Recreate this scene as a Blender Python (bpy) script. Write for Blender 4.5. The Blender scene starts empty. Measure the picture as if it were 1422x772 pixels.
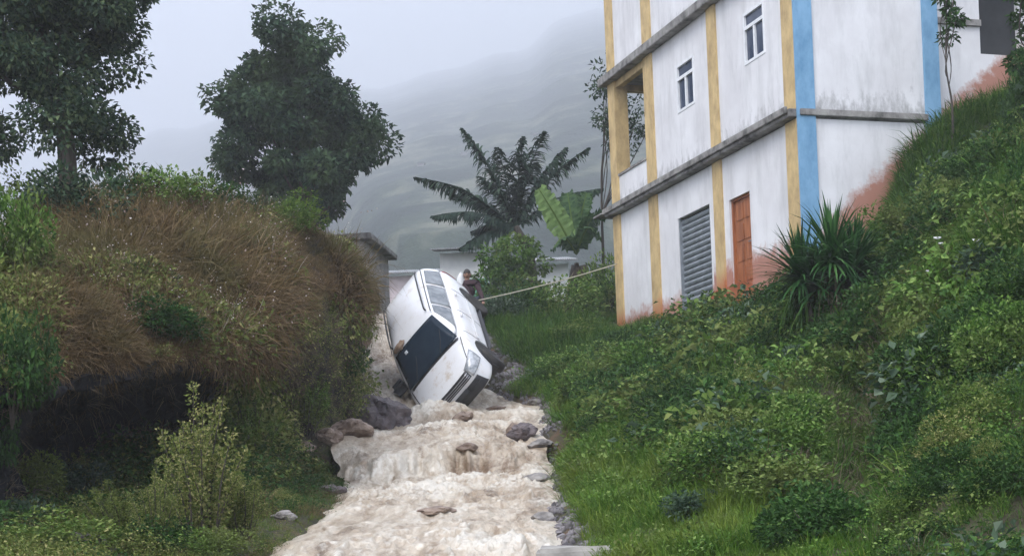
import bpy, bmesh, math, random
import numpy as np
from mathutils import Vector, Matrix, Euler
from mathutils.bvhtree import BVHTree

R_ = random.Random(7)
rng = np.random.default_rng(11)
SC = bpy.context.scene
COL = SC.collection

# ------------------------------------------------------------------ camera, world, sun, exposure
F, ROLL = 2130.0, 0.042
CR, SR = math.cos(ROLL), math.sin(ROLL)
cam_d = bpy.data.cameras.new("camera")
cam = bpy.data.objects.new("camera", cam_d)
COL.objects.link(cam)
cam_d.sensor_width = 36
cam_d.lens = 36 * F / 1422
cam_d.shift_y = 334 / 1422
cam_d.clip_start = 0.1
cam_d.clip_end = 30000
cam.matrix_world = Matrix(((CR, SR, 0, 0), (0, 0, -1, 0), (-SR, CR, 0, 0), (0, 0, 0, 1)))
SC.camera = cam

SC.render.engine = 'CYCLES'
SC.cycles.use_denoising = True
SC.cycles.max_bounces = 6
SC.cycles.diffuse_bounces = 3
SC.cycles.transparent_max_bounces = 6
SC.cycles.volume_bounces = 3
SC.view_settings.view_transform = 'Standard'
SC.view_settings.look = 'None'
SC.view_settings.exposure = 1.0
SC.view_settings.gamma = 1.0

SUN_EL, SUN_AZ = math.radians(52), math.radians(215)
w = bpy.data.worlds.new("World")
SC.world = w
w.use_nodes = True
nt = w.node_tree
nt.nodes.clear()
out = nt.nodes.new('ShaderNodeOutputWorld')
bg = nt.nodes.new('ShaderNodeBackground')
sky = nt.nodes.new('ShaderNodeTexSky')
sky.sky_type = 'NISHITA'
sky.sun_disc = False
sky.sun_elevation = SUN_EL
sky.sun_rotation = SUN_AZ
sky.air_density = 1.0
sky.dust_density = 4.0
mx = nt.nodes.new('ShaderNodeMix'); mx.data_type = 'RGBA'
mx.inputs[0].default_value = 0.88
mx.inputs[7].default_value = (6.3, 6.75, 7.9, 1)     # flat cloud deck over the clear sky
nt.links.new(sky.outputs[0], mx.inputs[6])
nt.links.new(mx.outputs[2], bg.inputs[0])
bg.inputs[1].default_value = 0.15
nt.links.new(bg.outputs[0], out.inputs[0])

sd = bpy.data.lights.new("sun", 'SUN')
sd.energy = 1.3
sd.angle = math.radians(25)
sd.color = (1.0, 0.97, 0.93)
sun = bpy.data.objects.new("sun", sd)
COL.objects.link(sun)
sdir = Vector((math.sin(SUN_AZ) * math.cos(SUN_EL), math.cos(SUN_AZ) * math.cos(SUN_EL), math.sin(SUN_EL)))
sun.rotation_euler = sdir.to_track_quat('Z', 'Y').to_euler()

# ------------------------------------------------------------------ helpers: photo pixel + distance -> point in the world
def uv(px, py):
    dx, dy = px - 711.0, 720.0 - py
    return (dx * CR + dy * SR) / F, (dy * CR - dx * SR) / F
def at(px, py, Y):
    u, v = uv(px, py)
    return Vector((u * Y, Y, v * Y))
def proj(P):
    P = np.asarray(P)
    Y = np.maximum(P[..., 1], .01)
    u = F * P[..., 0] / Y; v = F * P[..., 2] / Y
    return 711 + u * CR - v * SR, 720 - (v * CR + u * SR)

def lin(c):
    return tuple(((x / 255) / 12.92 if x <= 10 else (((x / 255) + .055) / 1.055) ** 2.4) for x in c)

def tag(o, label=None, cat=None, group=None, kind=None):
    if label: o['label'] = label
    if cat: o['category'] = cat
    if group: o['group'] = group
    if kind: o['kind'] = kind
    return o
def empty(name, loc=(0, 0, 0), rz=0.0):
    o = bpy.data.objects.new(name, None)
    COL.objects.link(o)
    o.location = loc; o.rotation_euler = (0, 0, rz)
    o.empty_display_size = .2
    return o
def link(name, me, mat=None, parent=None):
    o = bpy.data.objects.new(name, me)
    COL.objects.link(o)
    if mat is not None and not me.materials:
        me.materials.append(mat)
    if parent is not None: o.parent = parent
    return o
def copy_tree(o, parent=None):
    c = o.copy(); COL.objects.link(c)
    if parent is not None: c.parent = parent
    for ch in list(o.children): copy_tree(ch, c)
    return c

def smooth(me, on=True):
    me.polygons.foreach_set('use_smooth', [on] * len(me.polygons))
    return me
def np_mesh(name, V, Fa, sm=False):
    """V (n,3); Fa (m,k) with one k"""
    V = np.ascontiguousarray(V, dtype=np.float32); Fa = np.ascontiguousarray(Fa, dtype=np.int32)
    me = bpy.data.meshes.new(name)
    m, k = Fa.shape
    me.vertices.add(len(V)); me.vertices.foreach_set('co', V.ravel())
    me.loops.add(m * k); me.loops.foreach_set('vertex_index', Fa.ravel())
    me.polygons.add(m)
    me.polygons.foreach_set('loop_start', np.arange(0, m * k, k, dtype=np.int32))
    me.polygons.foreach_set('use_smooth', np.full(m, sm))
    me.update(calc_edges=True)
    return me
def grid_mesh(name, P, sm=True):
    """P (a,b,3)"""
    a, b = P.shape[:2]
    i = np.arange(a * b).reshape(a, b)
    Fa = np.stack([i[:-1, :-1], i[:-1, 1:], i[1:, 1:], i[1:, :-1]], -1).reshape(-1, 4)
    return np_mesh(name, P.reshape(-1, 3), Fa, sm)

class MB:
    """collects shapes for ONE mesh"""
    def __init__(s): s.bm = bmesh.new()
    def box(s, lo, hi, bev=0):
        r = bmesh.ops.create_cube(s.bm, size=1)
        lo, hi = Vector(lo), Vector(hi)
        for v in r['verts']:
            v.co = Vector((lo[i] + (v.co[i] + .5) * (hi[i] - lo[i]) for i in range(3)))
        if bev:
            es = list({e for v in r['verts'] for e in v.link_edges})
            bmesh.ops.bevel(s.bm, geom=es, offset=bev, segments=2, affect='EDGES')
        return s
    def tube(s, pts, rad, n=8, cap=True):
        pts = [Vector(p) for p in pts]
        if not hasattr(rad, '__len__'): rad = [rad] * len(pts)
        rings = []
        for i, p in enumerate(pts):
            d = (pts[min(i + 1, len(pts) - 1)] - pts[max(i - 1, 0)]).normalized()
            a = d.cross(Vector((0.13, .31, 1))).normalized() if abs(d.z) < .97 else d.cross(Vector((1, 0, 0))).normalized()
            b = d.cross(a)
            rings.append([s.bm.verts.new(p + (a * math.cos(t) + b * math.sin(t)) * rad[i]) for t in (2 * math.pi * k / n for k in range(n))])
        for r1, r2 in zip(rings, rings[1:]):
            for k in range(n):
                s.bm.faces.new((r1[k], r1[(k + 1) % n], r2[(k + 1) % n], r2[k]))
        if cap:
            s.bm.faces.new(rings[0][::-1]); s.bm.faces.new(rings[-1])
        return s
    def lathe(s, prof, n=24, axis='Y', c=(0, 0, 0)):
        """prof: (radius, along axis)"""
        c = Vector(c); rings = []
        for r, h in prof:
            ring = []
            for k in range(n):
                t = 2 * math.pi * k / n
                q = Vector((r * math.cos(t), h, r * math.sin(t))) if axis == 'Y' else Vector((r * math.cos(t), r * math.sin(t), h))
                ring.append(s.bm.verts.new(c + q))
            rings.append(ring)
        for r1, r2 in zip(rings, rings[1:]):
            for k in range(n):
                s.bm.faces.new((r1[k], r1[(k + 1) % n], r2[(k + 1) % n], r2[k]))
        for r in (rings[0], rings[-1]):
            try: s.bm.faces.new(r)
            except Exception: pass
        return s
    def poly(s, pts, thick=None):
        vs = [s.bm.verts.new(p) for p in pts]
        f = s.bm.faces.new(vs)
        if thick is not None:
            r = bmesh.ops.extrude_face_region(s.bm, geom=[f])
            for v in r['geom']:
                if isinstance(v, bmesh.types.BMVert): v.co += Vector(thick)
        return s
    def build(s, name, mat=None, parent=None, sm=False):
        bmesh.ops.recalc_face_normals(s.bm, faces=s.bm.faces)
        me = bpy.data.meshes.new(name); s.bm.to_mesh(me); s.bm.free()
        if sm: smooth(me)
        return link(name, me, mat, parent)

# value noise -------------------------------------------------------
_perm = rng.permutation(4096).astype(np.int64)
_val = rng.uniform(-1, 1, 4096)
def _h(ix, iy, iz): return _val[_perm[(_perm[(_perm[ix & 4095] + iy) & 4095] + iz) & 4095]]
def vnoise(x, y, z=0.0):
    x, y, z = np.broadcast_arrays(np.asarray(x, float), np.asarray(y, float), np.asarray(z, float))
    ix, iy, iz = (np.floor(q).astype(np.int64) for q in (x, y, z))
    fx, fy, fz = x - ix, y - iy, z - iz
    fx, fy, fz = (q * q * (3 - 2 * q) for q in (fx, fy, fz))
    r = 0
    for a in (0, 1):
        for b in (0, 1):
            for c in (0, 1):
                r = r + (fx if a else 1 - fx) * (fy if b else 1 - fy) * (fz if c else 1 - fz) * _h(ix + a, iy + b, iz + c)
    return r
def fbm(x, y, z=0.0, o=4):
    r = 0; a = 1.0; f = 1.0
    for k in range(o):
        r = r + a * vnoise(x * f + 17 * k, y * f + 31 * k, z * f + 7 * k); a *= .5; f *= 2.03
    return r

# materials ---------------------------------------------------------
def new_mat(name):
    m = bpy.data.materials.new(name); m.use_nodes = True
    n = m.node_tree.nodes; n.clear()
    o = n.new('ShaderNodeOutputMaterial')
    return m, n, m.node_tree.links, o
def ramp(n, stops):
    r = n.new('ShaderNodeValToRGB')
    e = r.color_ramp.elements
    e[0].position = stops[0][0]; e[0].color = (*stops[0][1], 1)
    e[1].position = stops[-1][0]; e[1].color = (*stops[-1][1], 1)
    for p, c in stops[1:-1]:
        q = e.new(p); q.color = (*c, 1)
    return r
def noise(n, l, scale, detail=4, rough=.55, coord='Object', stretch=(1, 1, 1), dist=0.0):
    tc = n.new('ShaderNodeTexCoord'); mp = n.new('ShaderNodeMapping')
    mp.inputs['Scale'].default_value = stretch
    t = n.new('ShaderNodeTexNoise')
    t.inputs['Scale'].default_value = scale; t.inputs['Detail'].default_value = detail
    t.inputs['Roughness'].default_value = rough; t.inputs['Distortion'].default_value = dist
    if coord == 'World':
        g = n.new('ShaderNodeNewGeometry'); l.new(g.outputs['Position'], mp.inputs[0])
    else:
        l.new(tc.outputs[coord], mp.inputs[0])
    l.new(mp.outputs[0], t.inputs[0])
    return t
def mixc(n, l, fac, a, b, mode='MIX'):
    m = n.new('ShaderNodeMix'); m.data_type = 'RGBA'; m.blend_type = mode
    for sock, v in ((0, fac), (6, a), (7, b)):
        if isinstance(v, bpy.types.NodeSocket): l.new(v, m.inputs[sock])
        elif sock == 0: m.inputs[0].default_value = v
        else: m.inputs[sock].default_value = (*v, 1)
    return m.outputs[2]
def mat_surface(name, c1, c2, scale=6, rough=.7, bump=.2, bscale=None, metallic=0, stretch=(1, 1, 1), spec=.4, c3=None, lo=.35, hi=.65, bdist=.02):
    m, n, l, o = new_mat(name)
    p = n.new('ShaderNodeBsdfPrincipled')
    t = noise(n, l, scale, 6, .6, 'World', stretch)
    st = [(lo, c1), (hi, c2)] if c3 is None else [(lo, c1), ((lo + hi) / 2, c3), (hi, c2)]
    r = ramp(n, st); l.new(t.outputs[0], r.inputs[0]); l.new(r.outputs[0], p.inputs['Base Color'])
    p.inputs['Roughness'].default_value = rough; p.inputs['Metallic'].default_value = metallic
    p.inputs['Specular IOR Level'].default_value = spec
    if bump:
        t2 = noise(n, l, bscale or scale * 4, 6, .65, 'World', stretch)
        b = n.new('ShaderNodeBump'); b.inputs['Strength'].default_value = bump; b.inputs['Distance'].default_value = bdist
        l.new(t2.outputs[0], b.inputs['Height']); l.new(b.outputs[0], p.inputs['Normal'])
    l.new(p.outputs[0], o.inputs[0])
    return m
def mat_leaf(name, dark, light, extra=None, rough=.75, trans=.25, patch=None, pscale=.5):
    """leaf colour varies leaf by leaf, plant by plant and in patches"""
    m, n, l, o = new_mat(name)
    g = n.new('ShaderNodeNewGeometry'); oi = n.new('ShaderNodeObjectInfo')
    r = ramp(n, [(0, dark), (.75, light), (1, extra or light)])
    mth = n.new('ShaderNodeMath'); mth.operation = 'MULTIPLY_ADD'
    l.new(oi.outputs['Random'], mth.inputs[0]); mth.inputs[1].default_value = .35; mth.inputs[2].default_value = -.17
    ad = n.new('ShaderNodeMath'); ad.operation = 'ADD'; ad.use_clamp = True
    l.new(mth.outputs[0], ad.inputs[0]); l.new(g.outputs['Random Per Island'], ad.inputs[1])
    l.new(ad.outputs[0], r.inputs[0])
    c = r.outputs[0]
    if patch:
        t = noise(n, l, pscale, 3, .6, 'World')
        rr = ramp(n, [(.42, (0, 0, 0)), (.6, (1, 1, 1))]); l.new(t.outputs[0], rr.inputs[0])
        c = mixc(n, l, rr.outputs[0], c, patch)
        # keep some leaf-to-leaf change inside the patch
        c = mixc(n, l, .45, c, r.outputs[0])
    p = n.new('ShaderNodeBsdfPrincipled'); l.new(c, p.inputs['Base Color'])
    p.inputs['Roughness'].default_value = rough; p.inputs['Specular IOR Level'].default_value = .15
    tr = n.new('ShaderNodeBsdfTranslucent'); l.new(c, tr.inputs[0])
    ms = n.new('ShaderNodeMixShader'); ms.inputs[0].default_value = trans
    l.new(p.outputs[0], ms.inputs[1]); l.new(tr.outputs[0], ms.inputs[2]); l.new(ms.outputs[0], o.inputs[0])
    return m

M = {}
M['soil'] = mat_surface('soil', (.028, .018, .012), (.10, .058, .034), 1.6, .9, .8, 14, c3=(.045, .045, .022))
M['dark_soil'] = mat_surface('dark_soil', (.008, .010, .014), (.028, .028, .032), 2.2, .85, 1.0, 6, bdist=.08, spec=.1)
M['red_soil'] = mat_surface('red_soil', (.20, .06, .025), (.42, .13, .055), 3, .9, .8, 18)
M['rock_dark'] = mat_surface('rock_dark', (.055, .045, .05), (.16, .13, .13), 5, .45, .9, 14, bdist=.04)
M['rock_grey'] = mat_surface('rock_grey', (.11, .10, .095), (.30, .28, .26), 6, .6, .8, 18, bdist=.03)
M['rock_brown'] = mat_surface('rock_brown', (.12, .08, .06), (.30, .23, .18), 5, .5, .8, 16, bdist=.03)
M['concrete'] = mat_surface('concrete', (.22, .21, .19), (.42, .40, .37), 3, .8, .4, 30)
M['bark'] = mat_surface('bark', (.03, .026, .022), (.09, .075, .06), 9, .9, .9, 20, stretch=(1, 1, .25))
M['stem_green'] = mat_surface('stem_green', (.05, .07, .03), (.10, .12, .05), 9, .7, .2)
M['dry_leaf'] = mat_leaf('dry_leaf', (.055, .042, .03), (.17, .135, .095), (.24, .20, .14))
M['leaf_tree_near'] = mat_leaf('leaf_tree_near', (.014, .032, .022), (.055, .095, .052), (.11, .15, .07), trans=.2)
M['leaf_tree_mid'] = mat_leaf('leaf_tree_mid', (.012, .032, .022), (.05, .095, .052), (.085, .13, .06), trans=.2, patch=(.085, .13, .045), pscale=.7)
M['leaf_dark'] = mat_leaf('leaf_dark', (.014, .042, .010), (.045, .115, .025), (.10, .18, .05), patch=(.03, .06, .02), pscale=.9)
M['leaf_mid'] = mat_leaf('leaf_mid', (.028, .075, .012), (.115, .225, .04), (.24, .34, .10), patch=(.16, .16, .055), pscale=.8)
M['leaf_bright'] = mat_leaf('leaf_bright', (.05, .10, .02), (.14, .21, .045), (.24, .28, .09))
M['leaf_olive'] = mat_leaf('leaf_olive', (.055, .085, .018), (.19, .23, .06), (.36, .34, .14))
M['leaf_grey'] = mat_leaf('leaf_grey', (.03, .06, .035), (.09, .14, .085), (.2, .26, .18))
M['grass_bright'] = mat_leaf('grass_bright', (.035, .095, .012), (.10, .21, .026), (.22, .29, .06), patch=(.17, .20, .035), pscale=.8)
M['grass_dark'] = mat_leaf('grass_dark', (.028, .075, .012), (.075, .16, .024), (.14, .21, .045))
M['grass_dry'] = mat_leaf('grass_dry', (.050, .034, .014), (.17, .11, .05), (.31, .22, .13), patch=(.085, .09, .028), pscale=.7)
M['seed'] = mat_leaf('seed', (.25, .18, .14), (.45, .36, .32), (.7, .65, .62))
M['white_petal'] = mat_leaf('white_petal', (.7, .7, .72), (.85, .85, .85))
M['yucca'] = mat_leaf('yucca', (.012, .045, .014), (.04, .12, .03), (.09, .20, .06), rough=.4)
M['palm'] = mat_leaf('palm', (.014, .032, .024), (.04, .072, .048), (.07, .11, .07))
M['banana'] = mat_leaf('banana', (.13, .22, .07), (.21, .32, .11), trans=.35)
M['banana_dark'] = mat_leaf('banana_dark', (.03, .07, .03), (.07, .13, .05), trans=.3)

# ------------------------------------------------------------------ terrain
YC = [-6, 0, 6, 11.5, 14, 17, 20, 22.2, 25, 27, 29, 30, 31, 32, 34, 36, 40, 45, 60]
ZC = [-2.3, -1.6, -.93, -.28, -.02, .27, .62, .93, 1.40, 1.72, 2.10, 2.5, 2.95, 3.3, 4.0, 4.7, 5.4, 5.9, 6.8]
EY = [-6, 6, 11, 13.5, 16, 19, 22, 24, 27, 29, 31, 33, 36, 40, 46]
EL = [-60, 240, 345, 415, 445, 474, 476, 462, 486, 491, 506, 510, 514, 520, 528]
ER = [1000, 800, 774, 768, 766, 765, 762, 760, 752, 742, 618, 596, 566, 552, 545]
_zl = np.interp(EY, YC, ZC)
EXL = []; EXR = []
for y, z, a, b in zip(EY, _zl, EL, ER):
    y_ = max(y, 3.0)
    v = z / y_ * F
    EXL.append(((a - 711) + v * SR) / CR / F * y_); EXR.append(((b - 711) + v * SR) / CR / F * y_)
EXL[0], EXR[0] = -1.2, 1.2
def chan_l(Y): return np.interp(Y, EY, EXL) + .10 * vnoise(Y * .9, 3.3) + .06 * vnoise(Y * 2.7, 9.3)
def chan_r(Y): return np.interp(Y, EY, EXR) + .08 * vnoise(Y * .8, 13.3) + .05 * vnoise(Y * 2.9, 19.3)
def step(Y):
    Y = np.asarray(Y, float)
    return np.where(Y < 22.2, -.26 * np.exp(-np.abs(22.2 - Y) / 3.5), .26 * np.exp(-np.abs(Y - 22.2) / 3.0))

CP = []
for y, z in zip(YC, ZC):
    xl, xr = np.interp(y, EY, EXL), np.interp(y, EY, EXR)
    CP += [(xl, y, z), ((xl + xr) / 2, y, z), (xr, y, z + .02)]
CP += [(1.4, 3, -1.1), (3, 3, -.75), (2.3, 7, -.35), (4, 7, .3), (1.3, 9.5, -.35), (3, 9.5, .25), (2, 12, .25), (4.2, 12, 1.05), (6, 12, 1.9),
       (1.6, 15, .45), (3, 15, 1.05), (5, 15, 2.1), (7.5, 15, 3.5), (1.2, 20, .9), (2, 20, 1.2), (3.95, 20, 2.15), (6.7, 20, 3.9), (9, 20, 5.3),
       (1.3, 25, 1.75), (2.3, 25, 2.2), (4, 25, 2.7), (4.6, 27, 3.15), (6, 25.5, 3.9), (8.5, 26, 5.7), (11, 27, 7.7),
       (5.2, 28.0, 3.85), (4.2, 31, 3.9), (3.3, 34, 4.15), (2.4, 37, 4.4), (5.7, 28.3, 4.1), (6.35, 28.3, 4.45), (7.2, 28.6, 5.1), (8.07, 28.8, 6.2), (9.5, 29.2, 7.4), (6.3, 27.2, 4.0), (7.4, 27.2, 4.6),
       (6.6, 29.6, 4.8), (8.4, 30.2, 6.6), (5.2, 31, 4.4), (4.6, 34, 4.6), (7, 34, 6),
       (1.3, 29, 2.5), (2.8, 29, 2.95), (2, 31, 3.25), (1.2, 35, 4.25), (1.5, 38, 5.0), (3, 41, 5.3),
       (10, 35, 8.6), (15, 30, 10.5), (15, 20, 8.5), (15, 10, 5.5), (8, 8, 2.2), (8, 3, 1.5), (15, 45, 12), (8, 45, 8), (4, 50, 6.5), (10, 60, 9), (22, 60, 14), (25, 30, 16), (25, 10, 10), (25, -5, 9), (4, -5, -1.6),
       (-1.9, 9, -.5), (-3, 9, -.3), (-5, 9, -.1), (-2.4, 12.5, -.05), (-4, 13, -.05), (-6, 13, .1), (-2.3, 16, .2), (-3.5, 16, .15), (-5, 17, .35), (-2.9, 20, .75), (-4, 20, .85),
       (-3.0, 24, 1.5), (-3.2, 28, 2.2), (-3.4, 32, 3.3), (-3.6, 36, 4.7), (-6, 24, 2), (-8, 20, 1.6), (-8, 30, 3.5), (-4, 40, 5.4), (-8, 40, 5.4), (-15, 30, 4), (-15, 15, 1.5), (-15, 5, 0),
       (-5, 3, -1.0), (-6, -5, -1.8), (-20, 50, 7), (-10, 50, 6.5), (-25, 20, 3), (-25, -5, 0)]
CP = np.array(CP)
def tps_k(d2): return .5 * d2 * np.log(d2 + 1e-9)
def tps_fit(P, lam=.02):
    n = len(P); xy = P[:, :2]
    d2 = ((xy[:, None] - xy[None]) ** 2).sum(-1)
    A = np.zeros((n + 3, n + 3)); A[:n, :n] = tps_k(d2) + lam * np.eye(n)
    A[:n, n] = 1; A[:n, n + 1:] = xy; A[n, :n] = 1; A[n + 1:, :n] = xy.T
    return np.linalg.solve(A, np.r_[P[:, 2], 0, 0, 0])
_w = tps_fit(CP)
def tps(X, Y):
    X = np.asarray(X, float); Y = np.asarray(Y, float); sh = X.shape
    q = np.stack([X.ravel(), Y.ravel()], 1); r = np.empty(len(q))
    for i in range(0, len(q), 20000):
        b = q[i:i + 20000]
        d2 = ((b[:, None] - CP[None, :, :2]) ** 2).sum(-1)
        r[i:i + 20000] = tps_k(d2) @ _w[:-3] + _w[-3] + b @ _w[-2:]
    return r.reshape(sh)
def inside(X, Y, m=.25):
    """1 inside the torrent, 0 outside, soft over m"""
    a = np.clip((X - chan_l(Y)) / m + .5, 0, 1) * np.clip((chan_r(Y) - X) / m + .5, 0, 1)
    return a * a * (3 - 2 * a) * (Y < 46)
def gul(X, Y):
    # a steep washed-out gully and an earth scar on the right slope
    px, py = 1225 + (16.0 - Y) * -8, 0
    cx = 711 + 0; gx = np.interp(Y, [9, 11, 13, 15, 17, 20], [2.1, 2.45, 2.95, 3.45, 3.95, 4.9])
    return np.exp(-((X - gx) / .55) ** 2) * np.clip((Y - 9) / 2, 0, 1) * np.clip((19.5 - Y) / 3, 0, 1)
def ground_z(X, Y):
    X = np.asarray(X, float); Y = np.asarray(Y, float)
    z = tps(X, Y); k = inside(X, Y, .35)
    lump = ((.10 + .09 * (X > chan_r(Y) + .5)) * fbm(X * .9, Y * .9, 1.0, 3) + (.28 * fbm(X * .8 + 9, Y * .8, 4.0, 2) - .12) * np.clip((X - 1.5) / 2, 0, 1) - .75 * gul(X, Y)) * (1 - k) * np.clip(np.abs(X) / 4, .15, 1)
    # a gully with bare earth on the right slope
    kw = np.clip((X - chan_l(Y) + 1.3) / .9, 0, 1) * np.clip((chan_r(Y) + 1.3 - X) / .9, 0, 1) * (Y < 46)
    gs = -.26 * np.exp(-np.abs(22.2 - Y) / 3.5) * (Y < 22.75) + .26 * np.exp(-np.abs(Y - 22.2) / 3.0) * (Y >= 22.75) * np.clip((Y - 22.75) / .5, 0, 1)
    return z + kw * gs - k * .16 + lump

xs = np.concatenate([np.linspace(-26, -7, 40), np.linspace(-6.9, 11, 240), np.linspace(11.3, 26, 30)])
ys = np.concatenate([np.linspace(-6, 5, 22), np.linspace(5.15, 45, 330), np.linspace(45.4, 60, 24)])
GX, GY = np.meshgrid(xs, ys, indexing='xy')
GZ = ground_z(GX, GY)
me = grid_mesh('ground', np.stack([GX, GY, GZ], -1))
ground = tag(link('ground', me, M['soil']), kind='structure')

# the overhanging bank on the left: a lofted sheet with a hollow under its lip
# lip px,py,Y | foot py,Y | mid py,Y | top py,Y
ST = [(-260, 560, 12.0, 720, 12.3, 470, 12.8, 390, 15), (-60, 560, 13.0, 710, 13.4, 470, 14, 385, 16.5),
      (15, 558, 13.8, 700, 14.6, 465, 14.6, 370, 17.5), (60, 545, 14.6, 675, 16.2, 440, 15.5, 340, 19), (150, 530, 15.5, 680, 18.0, 420, 16.7, 315, 21), (240, 514, 16.7, 668, 19.0, 405, 18, 310, 22.5),
      (330, 496, 18.3, 650, 20.0, 405, 19.7, 316, 24), (400, 476, 20, 632, 21.6, 398, 21.5, 326, 25.5), (452, 462, 22.5, 612, 23.6, 395, 23.5, 342, 27),
      (474, 460, 25, 580, 25.8, 402, 26, 358, 29), (486, 500, 28, 548, 28.2, 440, 28.7, 382, 31), (487, 482, 31, 520, 31.2, 440, 31.5, 402, 33.5), (478, 456, 35, 475, 35.2, 438, 35.5, 422, 37.5), (460, 444, 39, 452, 39.2, 440, 39.5, 430, 41)]
def catmull(P, n):
    P = np.asarray(P, float); out = []
    for i in range(len(P) - 1):
        p0, p1, p2, p3 = P[max(i - 1, 0)], P[i], P[i + 1], P[min(i + 2, len(P) - 1)]
        for t in np.linspace(0, 1, n, endpoint=False):
            out.append(.5 * ((2 * p1) + (-p0 + p2) * t + (2 * p0 - 5 * p1 + 4 * p2 - p3) * t * t + (-p0 + 3 * p1 - 3 * p2 + p3) * t ** 3))
    out.append(P[-1]); return np.array(out)
rows = []
for k, (lx, ly, lY, fy, fY, my, mY, ty, tY) in enumerate(ST):
    hol = (fY - lY)
    prof = [at(lx, fy + 10, fY - .1 * hol) - Vector((0, 0, .4)), at(lx, fy, fY), at(lx, (ly * .45 + fy * .55), fY + .45 * hol + .1), at(lx, ly * .8 + fy * .2, lY + .75 * hol), at(lx, ly + 4, lY + .15), at(lx, ly - 10, lY - .05),
            at(lx, my, mY), at(lx - 1, my * .45 + ty * .55, mY * .5 + tY * .5 - .2), at(lx - 4, ty, tY), at(lx - 12 - 2.5 * k, ty + 9, tY + 7), at(lx - 30 - 7 * k, ty + 30, tY + 20)]
    rows.append(catmull([tuple(p) for p in prof], 9))
rows = np.array(rows)
rows = catmull(rows.reshape(len(ST), -1), 16).reshape(-1, rows.shape[1], 3)
nrm = np.cross(np.gradient(rows, axis=0), np.gradient(rows, axis=1)); nrm /= np.linalg.norm(nrm, axis=-1, keepdims=True) + 1e-9
if nrm[..., 1].mean() > 0: nrm = -nrm
dsp = .22 * fbm(rows[..., 0] * .9, rows[..., 1] * .9, rows[..., 2] * .9, 5)
rows = rows + nrm * dsp[..., None]
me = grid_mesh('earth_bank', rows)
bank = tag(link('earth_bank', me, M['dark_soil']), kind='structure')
bank_rows, bank_n = rows, nrm

def tri_arrays(me):
    me.calc_loop_triangles()
    V = np.empty(len(me.vertices) * 3); me.vertices.foreach_get('co', V); V = V.reshape(-1, 3)
    T = np.empty(len(me.loop_triangles) * 3, dtype=np.int32); me.loop_triangles.foreach_get('vertices', T)
    return V, T.reshape(-1, 3)
gV, gT = tri_arrays(ground.data)
bV, bT = tri_arrays(bank.data)
BVH = BVHTree.FromPolygons([tuple(v) for v in gV] + [tuple(v) for v in bV], [tuple(t) for t in gT] + [tuple(t + len(gV)) for t in bT])
def hit(px, py):
    u, v = uv(px, py)
    r = BVH.ray_cast(Vector((0, 0, 0)) + Vector((u, 1, v)) * 3.0, Vector((u, 1, v)).normalized())
    if r[0] is None: return hit(px, py + 5) if py < 700 else at(px, py, 30)
    return r[0]
def drop(x, y, z0=60):
    r = BVH.ray_cast(Vector((x, y, z0)), Vector((0, 0, -1)))
    return r[0] if r[0] is not None else Vector((x, y, 0))

# far country: plateau behind the houses, then the long mountainside going up into the cloud; valley floor all round
def far_z(X, Y):
    d = np.hypot(X, Y); az = X / np.maximum(Y, 1)
    s = np.clip((az + .27) / .21, 0, 1); s = s * s * (3 - 2 * s)
    s = np.where(Y > 30, s, 0)
    d0 = 150 + 1500 * (1 - s)
    up = np.maximum(d - d0, 0)
    top_ = .170 + .32 * np.clip(az, -.3, .14) + .020 * vnoise(az * 14 + 3, .5) + .008 * vnoise(az * 45, 2.5)
    e_ = .04 + (.125 + top_ * up / (up + 300)) * np.clip(up / 60 + .0, 0, 1)
    z = np.maximum(6.2, d * e_ * np.clip(up / 40, 0, 1))
    z = z + np.clip(up / 150, 0, 1) * (.004 * np.minimum(d, 700) * fbm(X / 60, Y / 60, 0, 6) + .001 * d * fbm(X / 420, Y / 420, 5, 3))
    return np.where(Y > 30, z, 6.2)
th = np.concatenate([np.linspace(-math.pi / 2 * 1.0, -.5, 24), np.linspace(-.49, .62, 150), np.linspace(.65, math.pi / 2, 16)])
rr = np.concatenate([[59], np.linspace(64, 300, 90), np.geomspace(305, 3200, 170)])
TH, RR = np.meshgrid(th, rr)
FX, FY = RR * np.sin(TH), RR * np.cos(TH)
FZ = far_z(FX, FY); FZ[0] -= 1.5
FZ = FZ + 3.0 * np.clip((RR - 60) / 60, 0, 1) * (RR < 200) * (FX > 0) * 0
M['mountain'] = mat_surface('mountain', (.010, .022, .016), (.12, .125, .085), .06, .95, .5, .2, c3=(.028, .045, .028), bdist=3, lo=.42, hi=.64, stretch=(1, .22, 1))
tag(link('mountain', grid_mesh('mountain', np.stack([FX, FY, FZ], -1)), M['mountain']), kind='structure')
bm = bmesh.new()
me = grid_mesh('valley', np.stack(np.meshgrid(np.linspace(-3240, 3240, 31), np.linspace(-150, 3240, 31), indexing='xy') + [np.full((31, 31), -9.0)], -1))
tag(link('valley', me, M['mountain']), kind='structure')

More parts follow.
